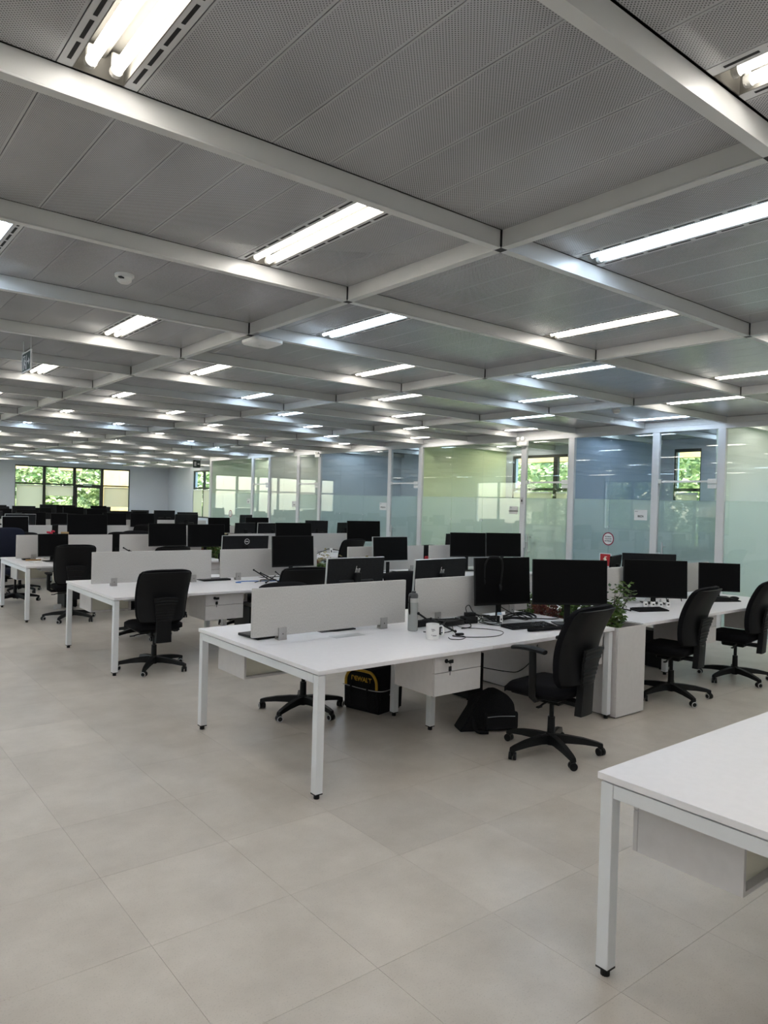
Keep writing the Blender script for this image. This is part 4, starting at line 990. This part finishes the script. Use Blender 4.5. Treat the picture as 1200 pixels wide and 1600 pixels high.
cable('blue network cable lying on the second row desk', [(3.90, 7.45, ZD + .005), (3.86, 7.5, ZD + .005), (4.0, 7.56, ZD + .005), (4.2, 7.5, ZD + .005), (4.4, 7.46, ZD + .005), (4.5, 7.5, ZD + .005)], 0.005, BLUEC)
cable('black cable tangle on the second row desk by the folding stands', [(4.05, 7.4, ZD + .005), (4.2, 7.5, ZD + .01), (4.3, 7.4, ZD + .02), (4.4, 7.55, ZD + .01), (4.25, 7.6, ZD + .01), (4.15, 7.45, ZD + .005)], 0.005)
cable('black cables tangled beside the leafy twigs', [(5.75, 4.15, ZD + .1), (5.85, 4.05, ZD + .04), (6.0, 3.95, ZD + .006), (6.15, 4.05, ZD + .02), (6.25, 4.1, ZD + .06), (6.1, 4.1, ZD + .05), (5.95, 4.15, ZD + .09), (6.1, 3.98, ZD + .006)], 0.005)
cable('black cable arching by the right bench divider', [(7.05, 4.05, ZD + .005), (7.1, 4.1, ZD + .12), (7.2, 4.1, ZD + .17), (7.28, 4.05, ZD + .1), (7.25, 4.0, ZD + .005)], 0.005)
cable('black cable on the cluttered desk under the silver-edged monitor', [(5.85, 7.45, ZD + .005), (5.95, 7.4, ZD + .03), (6.2, 7.35, ZD + .01), (6.45, 7.42, ZD + .03), (6.6, 7.38, ZD + .02), (6.4, 7.3, ZD + .005)], 0.006)
cable('black cable lying near the edge of the third row desk', [(3.60, 10.55, ZD + .004), (3.72, 10.5, ZD + .004), (3.8, 10.40, ZD + .006), (3.7, 10.38, ZD + .006), (3.62, 10.45, ZD + .006)], 0.006)
cable('black cables under the monitor of the blue-grey room', [(7.2, 10.95, ZD + .005), (7.35, 10.9, ZD + .06), (7.5, 10.95, ZD + .09), (7.7, 10.9, ZD + .05), (7.6, 10.8, ZD + .01)], 0.007)
# small medicine boxes, bottles, cards
def carton(label, x, y, rot, m2=INK, w=0.045, h=0.06, z=ZD):
    T = thing('small_carton', label, 'carton', (x, y, z), rot, 'small cartons'); mb = MB(); mb.bb(-w / 2, w / 2, -0.016, 0.016, 0, h); mb.build('box', WHITEP, T)
    mb = MB(); mb.bb(-w * .2, w * .2, -0.0166, -0.016, h * .35, h * .62); mb.build('printed_mark', m2, T); mb = MB(); mb.bb(-w / 2 - 0.0006, -w / 2, -0.015, 0.015, 0, h); mb.build('dark_side', PLAST, T)
carton('small white carton at the foot of the left front monitor', 4.475, 4.04, 0.2)
dock('dropper_bottle', 'small clear blue bottle behind the white carton at the left front monitor', 'bottle', 4.52, 4.085, 0.03, 0.03, 0.075, 0.3, SKYBOX)
for q, (x, y) in enumerate(((6.53, 3.98), (6.59, 3.935), (6.65, 3.89), (6.71, 3.845))):
    w = ['leftmost', 'second from left', 'second from right', 'rightmost'][q]
    T = thing('little_bottle', 'little white-labelled bottle, %s of four on the bench' % w, 'bottle', (x, y, ZD), -0.6, 'four little bottles')
    mb = MB(); mb.bb(-0.02, 0.02, -0.014, 0.014, 0, 0.05, bevel=0.002); mb.build('carton_sleeve', WHITEP, T); mb = MB(); mb.lathe([(0.011, 0.05), (0.011, 0.062), (0.006, 0.066), (0.006, 0.08), (0, 0.08)], 12); mb.build('cap', PLAST if q % 2 else GREYP, T)
    mb = MB(); mb.bb(-0.009, 0.009, -0.0146, -0.014, 0.018, 0.032); mb.build('label_mark', INK, T)
T = thing('standing_card', 'white card with a small picture propped beside the turned monitor, third row', 'card', (7.42, 10.75, ZD), 0.25)
put('card', MB().box((0, 0, 0.06), (0.075, 0.002, 0.12)).mesh('card', WHITEP), T, Matrix.Rotation(-0.2, 4, 'X')); put('picture', MB().box((0, -0.0015, 0.062), (0.03, 0.001, 0.04)).mesh('picture', INK), T, Matrix.Rotation(-0.2, 4, 'X'))
# scissors in a cup behind the second row
T = thing('red_scissors', 'red-handled scissors standing by the divider of the second row', 'scissors', (6.95, 7.70, ZD))
mb = MB()
for s in (-1, 1): mb.tube(smooth_path([(0.006 * s, 0, 0.14), (0.022 * s, 0, 0.16), (0.028 * s, 0, 0.19), (0.014 * s, 0, 0.21), (0.004 * s, 0, 0.185), (0.004 * s, 0, 0.14)]), 0.007, 6)
mb.build('handles', RED, T, 60); mb = MB(); mb.bb(-0.007, 0.007, -0.002, 0.002, 0.04, 0.15); mb.build('blades', ALU, T)
mb = MB(); mb.lathe([(0, 0), (0.032, 0), (0.034, 0.09), (0.031, 0.09), (0.029, 0.004), (0, 0.004)], 16); mb.build('cup', PLAST2, T, 40)
# third row clutter: open cardboard box with a red flower, stapler-like box
T = thing('cardboard_tray', 'brown cardboard tray behind the small square monitor, third row', 'tray', (2.98, 11.62, ZD), 0.05)
mb = MB(); mb.bb(-0.2, 0.2, -0.13, 0.13, 0, 0.004); 
for s in (-1, 1): mb.bb(-0.2, 0.2, s * 0.13, s * 0.126, 0, 0.34); mb.bb(s * 0.2, s * 0.196, -0.126, 0.126, 0, 0.34)
mb.build('sides', CARD, T)
T = thing('red_flower', 'red flowers sticking up behind the small square monitor', 'flower', (2.82, 11.42, ZD))
mb = MB(); mb.tube([(0, 0, 0.0), (0.01, 0, 0.2), (0, 0, 0.385)], 0.003, 5); mb.tube([(0, 0, 0.0), (0.03, 0, 0.2), (0.06, 0, 0.40)], 0.003, 5); mb.build('stems', LEAF_IN, T)
mb = MB()
for (x, z) in ((0, 0.385), (0.06, 0.40), (0.03, 0.375)):
    for a in range(6): mb.sphere((x + 0.016 * math.cos(a), 0.016 * math.sin(a), z + 0.006 * (a % 2)), 0.013, n=8)
mb.build('petals', mat('red_petal', (0.55, 0.01, 0.05), 0.6), T, 60)
mb = MB(); mb.lathe([(0, 0), (0.03, 0), (0.036, 0.07), (0.033, 0.07), (0, 0.004)], 14); mb.build('vase', WHITEP, T, 40)
dock('tape_box', 'small tan box on top of the tray, third row', 'box', 3.12, 11.7, 0.10, 0.06, 0.04, 0.1, mat('tan_card', (0.5, 0.33, 0.16), 0.8), z=ZD + 0.3406)
dock('desk_radio', 'small dark box with papers beside the third row divider end', 'box', 2.50, 11.32, 0.10, 0.08, 0.06, 0.1)
dock('paper_stack', 'stack of white papers on the third row desk before the square monitor', 'paper stack', 2.52, 10.86, 0.12, 0.16, 0.012, 0.2, WHITEP)
dock('notebook', 'closed brown notebook by the third row divider clamp', 'notebook', 2.56, 11.16, 0.20, 0.03, 0.02, 0.0, CARD)
dock('phone_dock', 'black telephone before the small square monitor, third row', 'telephone', 2.80, 10.72, 0.16, 0.12, 0.05, -0.2)
dock('laptop', 'closed black laptop showing in the gap of the second row dividers', 'laptop', 3.76, 7.86, 0.34, 0.2, 0.02, 0.0)
dock('laptop_stand', 'flat dark laptop lying behind the long front divider', 'laptop', 2.52, 4.50, 0.22, 0.24, 0.018, 0.1)
dock('black_pad', 'thin dark metal pad half under the long front divider', 'pad', 3.16, 4.46, 0.20, 0.16, 0.008, 0.0, PLAST2, z=ZD)
# paper label under the monitor stand on the front desk
dock('paper_sheet', 'white sheet under the stand of the left front monitor', 'paper', 4.50, 4.00, 0.28, 0.30, 0.0015, -0.1, mat('pale_sheet', (0.55, 0.57, 0.58), 0.4))
# computer towers under the desks
def tower(label, x, y, rot=0.0):
    T = thing('computer_tower', label, 'computer', (x, y, 0), rot, 'computer towers')
    mb = MB(); mb.bb(-0.09, 0.09, -0.2, 0.2, 0.012, 0.40, bevel=0.006); mb.build('case', PLAST, T); mb = MB(); mb.bb(-0.08, 0.08, -0.206, -0.2, 0.03, 0.385, bevel=0.003); mb.build('front_panel', PLAST2, T)
    mb = MB()
    for sx in (-1, 1):
        for sy in (-1, 1): mb.cyl((sx * 0.07, sy * 0.17, 0), (sx * 0.07, sy * 0.17, 0.013), 0.012, n=8)
    mb.build('feet', PLAST, T)
tower('black computer tower on the floor under the front desk beside the key drawer', 4.62, 4.62)
tower('black computer tower on the floor under the second row, second desk from the aisle', 4.3, 8.0)
tower('black computer tower on the floor under the third row end desk', 3.15, 11.6)
tower('black computer tower under the glass-wall-side front bench', 7.25, 4.35)
# tool bag
T = thing('tool_bag', 'black tool bag with yellow trim under the front desk', 'tool bag', (3.71, 4.72, 0), math.radians(-76))
def bag_prof(u):   # rounded top outline in local x,z
    return None
w, d, h = 0.19, 0.16, 0.35
arch = [(-w, 0.0), (w, 0.0), (w + 0.005, 0.2), (w - 0.012, 0.28), (w - 0.055, 0.335), (w - 0.12, h), (-w + 0.12, h), (-w + 0.055, 0.335), (-w + 0.012, 0.28), (-w - 0.005, 0.2)]
XZ = Matrix(((1, 0, 0, 0), (0, 0, 1, 0), (0, 1, 0, 0), (0, 0, 0, 1)))
mb = MB(); mb.prism([(x * 0.985, z) for x, z in arch], -d, d, XZ); bmesh.ops.bevel(mb.bm, geom=mb.bm.edges[:], offset=0.018, segments=2, affect='EDGES'); body = mb.build('body', BAG, T, 50)
arc = [(-w + 0.03, 0.20), (-w + 0.035, 0.265), (-w + 0.07, 0.315), (-w + 0.12, 0.332), (w - 0.12, 0.332), (w - 0.07, 0.315), (w - 0.035, 0.265), (w - 0.03, 0.20)]
for s in (-1, 1):
    mb = MB(); mb.tube(smooth_path([(x, s * (d + 0.004), z) for x, z in arc], 4), 0.012, 6, None); mb.build('yellow_trim', YELLOW, T, 60)
    mb = MB(); mb.bb(-w + 0.03, w - 0.03, s * (d - 0.002), s * (d + 0.022), 0.03, 0.19, bevel=0.01); mb.build('front_pocket', BAG, T, 40)
    mb = MB(); mb.tube(smooth_path([(-0.09, s * (d + 0.025), 0.05), (-0.085, s * (d + 0.03), 0.2), (-0.06, s * d * 0.6, h + 0.012), (0.06, s * d * 0.6, h + 0.012), (0.085, s * (d + 0.03), 0.2), (0.09, s * (d + 0.025), 0.05)]), 0.009, 6); mb.build('carry_handle', BAG, T, 60)
put('lettering', text_mesh('DEWALT', 0.052, YELLOW, 0.001, 0.0012), T, face_matrix((0, -d - 0.003, 0.262), (1, 0, 0), (0, 0, 1)))
mb = MB(); mb.tube([(w - 0.01, 0.03, 0.16), (w + 0.012, 0.02, 0.13), (w + 0.012, -0.02, 0.13), (w - 0.01, -0.03, 0.16)], 0.004, 6); mb.build('buckle', ALU, T)
mb = MB(); mb.tube(smooth_path([(-w - 0.004, -d, 0.195), (0, -d - 0.012, 0.19), (w + 0.004, -d, 0.195), (w + 0.01, 0, 0.19), (w + 0.004, d, 0.195)]), 0.004, 5); mb.build('zip', GREYSTRIP, T)
# slumped backpack
T = thing('backpack', 'slumped black backpack on the floor beside the key drawer unit', 'bag', (4.16, 3.80, 0), math.radians(-25))
def sq(v, e): return math.copysign(abs(v) ** e, v)
def bp_f(u, v):
    a = u * 2 * PI; ph = (v - 0.5) * PI; e = 0.42
    x = 0.185 * sq(math.cos(ph), e) * sq(math.cos(a), e); y = 0.125 * sq(math.cos(ph), e) * sq(math.sin(a), e); z = 0.125 + 0.125 * sq(math.sin(ph), e)
    k = 1 + 0.035 * math.sin(7 * a + 30 * z) + 0.03 * math.sin(3 * a - 18 * z); t = z / 0.25
    return Vector((x * k * (1.08 - 0.25 * t) - 0.03 * t + 0.05 * t * t, y * k * (1.1 - 0.35 * t) + 0.09 * t, z + 0.02 * math.sin(4 * x / 0.18 + 1) * t))
mb = MB(); nu, nv = 40, 18; ring = [[mb.bm.verts.new(bp_f(i / nu, 0.03 + 0.94 * j / nv)) for i in range(nu)] for j in range(nv + 1)]
for j in range(nv):
    for i in range(nu): mb.bm.faces.new((ring[j][i], ring[j][(i + 1) % nu], ring[j + 1][(i + 1) % nu], ring[j + 1][i]))
mb.bm.faces.new(ring[0][::-1]); mb.bm.faces.new(ring[-1]); mb.build('body', BAG, T, 60)
mb = MB(); mb.prism([(-0.30, 0.0), (-0.16, 0.0), (-0.14, 0.20), (-0.16, 0.215)], -0.10, 0.06, XZ); bmesh.ops.bevel(mb.bm, geom=mb.bm.edges[:], offset=0.012, segments=2, affect='EDGES'); mb.build('side_flap', BAG, T, 50)
mb = MB(); mb.box((0.02, -0.125, 0.085), (0.26, 0.05, 0.13), bevel=0.018, seg=2); mb.build('front_pocket', BAG, T, 50)
mb = MB(); mb.tube(smooth_path([(-0.13, -0.02, 0.245), (-0.20, -0.08, 0.16), (-0.19, -0.15, 0.03), (-0.10, -0.17, 0.012)]), 0.014, 8); mb.build('shoulder_strap', BAG, T, 60)
mb = MB(); mb.tube(smooth_path([(-0.10, -0.152, 0.12), (0.0, -0.154, 0.125), (0.12, -0.152, 0.12)]), 0.003, 5); mb.build('zip', ALU, T)
# white socket box under the third row desk
dock('socket_box', 'white electrical socket box low under the third row end desk', 'socket box', 2.95, 11.36, 0.10, 0.03, 0.07, 0.0, WHITEP, z=0.0)

# ---------------------------------------------------------------- ceiling devices and signs
T = thing('smoke_detector', 'round white smoke detector on the ceiling left of centre', 'smoke detector', (1.45, 4.31, ZP))
mb = MB(); mb.lathe([(0, 0), (0.055, 0), (0.055, -0.012), (0.05, -0.018), (0.043, -0.02), (0.04, -0.04), (0.028, -0.05), (0, -0.05)], 28); mb.build('housing', WHITEP, T, 40)
mb = MB(); mb.box((-0.022, -0.032, -0.031), (0.05, 0.02, 0.008), rot=math.radians(35)); mb.build('sensor_slot', PLAST, T)
T = thing('smoke_detector', 'small ceiling detector in front of the blue room', 'smoke detector', (8.28, 5.55, ZP))
mb = MB(); mb.lathe([(0, 0), (0.055, 0), (0.055, -0.012), (0.043, -0.02), (0.04, -0.04), (0.02, -0.05), (0, -0.05)], 24); mb.build('housing', WHITEP, T, 40)
def access_point(label, x, y, rot):
    T = thing('access_point', label, 'wifi access point', (x, y, ZB - 0.001), rot, 'white access points')
    mb = MB(); mb.slab(lambda u, v: (Vector(((2 * u - 1) * 0.125 * (1 - 0.12 * abs(2 * v - 1) ** 6), (2 * v - 1) * 0.125 * (1 - 0.12 * abs(2 * u - 1) ** 6), -0.036)), Vector((0, 0, 1))), 12, 12, lambda u, v: 0.020 + 0.030 * min(1, 6 * min(u, 1 - u, v, 1 - v)) ** 0.6); mb.build('case', WHITEP, T, 50)
    mb = MB(); mb.bb(-0.05, 0.05, -0.05, 0.05, -0.012, 0.0); mb.build('mounting_plate', PLAST2, T)
    mb = MB(); mb.bb(-0.03, 0.03, -0.004, 0.004, -0.0618, -0.0608); mb.build('logo_strip', GREYP, T)
access_point('flat white access point hanging under a ceiling beam crossing', 2.66, 4.84, 0.0)
access_point('far white access point under the beams near the glass wall', 7.62, 14.9, 0.0)
# hanging exit sign
T = thing('exit_sign', 'hanging exit sign with running figure and arrow at the left', 'exit sign', (1.45, 6.68, ZB - 0.11))
mb = MB(); mb.bb(-0.004, 0.004, -0.145, 0.145, -0.075, 0.085, bevel=0.001); mb.build('panel', EXITG, T)
mb = MB()
for (a, b, c, d_) in ((-0.15, 0.15, 0.08, 0.09), (-0.15, 0.15, -0.08, -0.07), (-0.15, -0.14, -0.07, 0.08), (0.14, 0.15, -0.07, 0.08)): mb.bb(-0.006, 0.006, a, b, c, d_)
mb.build('border', SIGNW, T)
for y in (-0.13, 0.13): MB().cyl((0, y, 0.088), (0, y, 0.1955), 0.0025, n=6).build('rod', ALU, T)
def picto(sx):
    mb = MB(); X = sx * 0.0045
    def q(pts): mb.prism(pts, X - 0.001, X + 0.001, Matrix(((0, 0, 1, 0), (-1, 0, 0, 0), (0, 1, 0, 0), (0, 0, 0, 1))))
    # arrow (towards -y which is to the right as the camera sees it)
    q([(0.03, -0.006), (0.085, -0.006), (0.085, 0.008), (0.03, 0.008)]); q([(0.075, -0.028), (0.115, 0.001), (0.075, 0.03)])
    q([(0.0, -0.06), (0.012, -0.06), (0.012, 0.06), (0.0, 0.06)])
    # door and runner
    q([(-0.115, -0.055), (-0.105, -0.055), (-0.105, 0.06), (-0.115, 0.06)]); q([(-0.105, 0.05), (-0.04, 0.05), (-0.04, 0.06), (-0.105, 0.06)])
    q([(-0.085, -0.005), (-0.06, -0.015), (-0.045, 0.02), (-0.07, 0.03)]); q([(-0.06, 0.03), (-0.045, 0.03), (-0.045, 0.045), (-0.06, 0.045)]); q([(-0.08, -0.005), (-0.095, -0.055), (-0.08, -0.055), (-0.065, -0.01)]); q([(-0.065, -0.012), (-0.035, -0.03), (-0.035, -0.055), (-0.02, -0.055), (-0.025, -0.02), (-0.05, 0.0)]); q([(-0.05, 0.02), (-0.02, 0.0), (-0.015, 0.008), (-0.047, 0.03)])
    return mb
picto(-1).build('pictogram', SIGNW, T)
T = thing('exit_sign', 'small dark exit sign on the end post of the glass rooms', 'exit sign', (XW - 0.12, 21.6, 2.76))
mb = MB(); mb.bb(-0.12, 0.12, -0.006, 0.006, -0.12, 0.12); mb.build('panel', EXITG, T); mb = MB(); mb.bb(-0.09, -0.02, -0.008, -0.006, -0.07, 0.07); mb.bb(0.02, 0.09, -0.008, -0.006, -0.02, 0.02); mb.build('pictogram', SIGNW, T)
mb = MB(); mb.cyl((0, 0, 0.12), (0, 0, 0.2355), 0.003, n=6); mb.build('rod', ALU, T)
T = thing('door_sign', 'pale green exit plate above the far glass door', 'sign', (9.0, YF + 0.015, 2.09)); mb = MB(); mb.bb(-0.17, 0.17, -0.008, 0.0, -0.05, 0.05); mb.build('plate', mat('pale_green_plate', (0.45, 0.62, 0.5), 0.5), T); put('lettering', text_mesh('SAIDA', 0.07, SIGNW), T, face_matrix((0, -0.0095, 0), (1, 0, 0), (0, 0, 1)))
# room name plates on the glass (facing -X)
def on_glass(pos): return face_matrix(pos, (0, -1, 0), (0, 0, 1))
def plate(label, y, z, w, h, big, small='', top=True):
    T = bpy.data.objects.new('room_sign', None); C.objects.link(T); T.matrix_world = on_glass((XW + 0.0245, y, z)); tag(T, label, 'sign', 'white room name plates')
    put('plate', MB().bb(-w / 2, w / 2, -h / 2, h / 2, 0, 0.003).mesh('plate', SIGNW), T, Matrix())
    put('lettering', text_mesh(big, 0.042, INK, 0.0004, 0.0012), T, Matrix.Translation((0.0, -h * 0.13, 0.0035)))
    put('corner_mark', text_mesh('SALA', 0.022, INK, 0.0004), T, Matrix.Translation((-w * 0.33, h * 0.34, 0.0035)))
plate('white name plate on the blue glass room', 6.10, 1.62, 0.215, 0.155, 'IBIZA')
plate('white name plate on the pale green glass room', 8.60, 1.63, 0.19, 0.135, 'NORONHA')
plate('white name plate on the blue-grey glass room', 12.30, 1.62, 0.24, 0.16, 'IPOJUCA')
plate('white name plate on the green-grey glass room', 15.95, 1.605, 0.22, 0.145, 'ILHA')
plate('white name plate on the farthest glass room', 18.40, 1.64, 0.20, 0.14, 'ILHA')
T = bpy.data.objects.new('prohibition_sign', None); C.objects.link(T); T.matrix_world = on_glass((XW + 0.0245, 6.65, 1.232)); tag(T, 'round white sign with maroon ring on the blue glass room', 'sign')
put('disc', MB().cyl((0, 0, 0), (0, 0, 0.002), 0.085, n=40).mesh('disc', SIGNW), T, Matrix())
put('ring', MB().tube([(0.093 * math.cos(k * PI / 24), 0.093 * math.sin(k * PI / 24), 0.002) for k in range(49)], 0.010, 6).mesh('ring', MAROON), T, Matrix.Diagonal((1, 1, 0.3, 1)))
for q, s in enumerate(('PROIBIDO', 'COLOCAR', 'MATERIAIS')): put('lettering', text_mesh(s, 0.026, INK, 0.0003, 0.0008), T, Matrix.Translation((0, 0.034 - q * 0.034, 0.0028)))
T = bpy.data.objects.new('extinguisher_sign', None); C.objects.link(T); T.matrix_world = on_glass((XW + 0.0245, 6.69, 0.90)); tag(T, 'red square fire extinguisher sign with white border on the blue glass room', 'sign')
put('border', MB().bb(-0.105, 0.105, -0.105, 0.105, 0, 0.002).mesh('border', SIGNW), T, Matrix()); put('field', MB().bb(-0.092, 0.092, -0.092, 0.092, 0.002, 0.003).mesh('field', RED), T, Matrix())
mb = MB(); mb.prism([(-0.022, -0.075), (0.022, -0.075), (0.022, 0.01), (0.012, 0.03), (-0.012, 0.03), (-0.022, 0.01)], 0.003, 0.004); mb.prism([(-0.008, 0.03), (0.008, 0.03), (0.008, 0.045), (0.03, 0.045), (0.03, 0.055), (-0.012, 0.055)], 0.003, 0.004); mb.prism([(-0.008, 0.045), (-0.04, 0.01), (-0.035, 0.004), (-0.002, 0.035)], 0.003, 0.004); put('pictogram', mb.mesh('pictogram', CREAMY), T, Matrix())
T = bpy.data.objects.new('prohibition_sign', None); C.objects.link(T); T.matrix_world = on_glass((XW + 0.0245, 19.5, 1.26)); tag(T, 'round sticker sign on the farthest glass room', 'sign')
put('disc', MB().cyl((0, 0, 0), (0, 0, 0.002), 0.085, n=32).mesh('disc', SIGNW), T, Matrix()); put('ring', MB().tube([(0.093 * math.cos(k * PI / 24), 0.093 * math.sin(k * PI / 24), 0.002) for k in range(49)], 0.010, 6).mesh('ring', MAROON), T, Matrix.Diagonal((1, 1, 0.3, 1)))
# emergency light on the post between the green room and its door
T = thing('emergency_light', 'white emergency light box with lamp heads on a glass room post', 'emergency light', (XW - 0.03, 8.385, 2.80))
mb = MB(); mb.bb(-0.04, 0.03, -0.11, 0.11, -0.05, 0.05, bevel=0.006); mb.build('box', WHITEP, T)
for s in (-1, 1): MB().cyl((-0.03, s * 0.05, 0.075), (-0.075, s * 0.055, 0.07), 0.026, 0.034, n=14).build('lamp_head', WHITEP, T, 40)
T = thing('wall_switch', 'small grey switch plate on the post beside the green room door', 'switch', (XW - 0.004, 8.39, 1.80)); MB().bb(-0.004, 0.0035, -0.03, 0.03, -0.06, 0.06).build('plate', GREYP, T); MB().bb(-0.007, -0.004, -0.012, 0.012, -0.02, 0.02).build('rocker', PLAST2, T)
T = thing('emergency_light', 'white twin-head emergency light above a far glass room door', 'emergency light', (XW - 0.03, 14.80, 2.80))
mb = MB(); mb.bb(-0.04, 0.03, -0.11, 0.11, -0.04, 0.04, bevel=0.006); mb.build('box', WHITEP, T)
for s in (-1, 1): MB().cyl((-0.03, s * 0.05, 0.06), (-0.07, s * 0.055, 0.055), 0.024, 0.03, n=12).build('lamp_head', WHITEP, T, 40)
# meeting room furniture: a dark chair blurred behind the frosted glass
chair(ch_black, 11.0, 6.15, 60, 'dark chair blurred behind the frosted glass of the blue room', 1.1)
chair(ch_black, 11.2, 10.1, 150, 'dark chair blurred behind the frosted glass of the green room', 1.0)

# ---------------------------------------------------------------- outside
mb = MB(); mb.bb(-40, 60, -30, 80, -0.5, -0.3); g_ = struct(mb.build('ground', GRASS))
crown = [leaves('crown', 5200, (4.6, 4.6, 4.4), 0.26, 50 + q, LEAF_OUT, shell=True) for q in range(3)]
mb = MB(); mb.tube([(0, 0, 0), (0.1, 0, 1.0), (0, 0.15, 2.2), (0.2, 0.1, 3.4)], 0.14, 8, (1.2, 1, 0.8, 0.5)); mb.tube([(0, 0.1, 1.4), (0.6, 0.3, 2.2), (1.1, 0.5, 3.0)], 0.07, 6, (1, .8, .5)); trunk = mb.mesh('trunk', BARK)
tw = ['left', 'second from left', 'middle', 'second from right', 'right']
def tree(label, x, y, z, q, s=1.0):
    T = thing('leafy_tree', label, 'tree', (x, y, -0.3), q * 1.7, 'trees outside the windows'); T.scale = (s, s, s)
    place('trunk', trunk, T); place('crown', crown[q % 3], T, (0, 0, z))
for q, x in enumerate((5.0, 7.7, 10.2, 12.9, 16.0)): tree('sunlit leafy tree outside the far window, %s' % tw[q], x, 36.6 + (q % 2) * 1.2, 2.1, q)
for q, y in enumerate((3.0, 8.3, 11.6, 16.5, 20.5, 25.0, 29.0)): tree('sunlit leafy tree outside the outer wall, %s from the camera end' % NTH[q + 1], 17.0 + (q % 2) * 0.8, y, 2.1, q + 1)
for q, y in enumerate((13.0, 17.0, 21.5)): tree('leafy tree outside the left wall, %s from the camera end' % NTH[q + 1], -9.5, y, 2.1, q + 2)
for q, (x, y) in enumerate(((7.0, 33.2), (9.2, 33.0))):
    T = thing('garden_shrub', 'low bright shrub outside the far window, %s' % ('left of the door' if q == 0 else 'behind the door'), 'shrub', (x, y, -0.3), q * 2.0, 'garden shrubs'); place('stems', stem_mesh, T).scale = (3, 3, 4); f = place('foliage', crown[q], T, (0, 0, 0.9)); f.scale = (0.42, 0.3, 0.42)
mb = MB(); mb.bb(-1.1, 1.1, 0, 0.3, -0.3, 4.5); o = mb.build('garden_wall', YWALL); o.location = (11.6, 33.2, 0); tag(o, 'yellow rendered wall outside the far window at its right bay', 'wall')
for q, x in enumerate((6.6, 8.7)):
    mb = MB(); mb.bb(-0.45, 0.45, -0.08, 0.08, 0, 0.3); o = mb.build('eave_beam', YWALL); o.location = (x, 32.0, 2.68); tag(o, 'yellow eave beam end outside the far window, %s' % ('left one' if q == 0 else 'right one'), 'beam', 'yellow eave beams')
mb = MB(); mb.bb(-0.09, 0.09, -11, 11, 0, 0.25); o = mb.build('eave_beam', YWALL); o.location = (14.0, 15.0, 2.78); tag(o, 'long yellow eave beam outside the outer wall windows', 'beam', 'yellow eave beams')
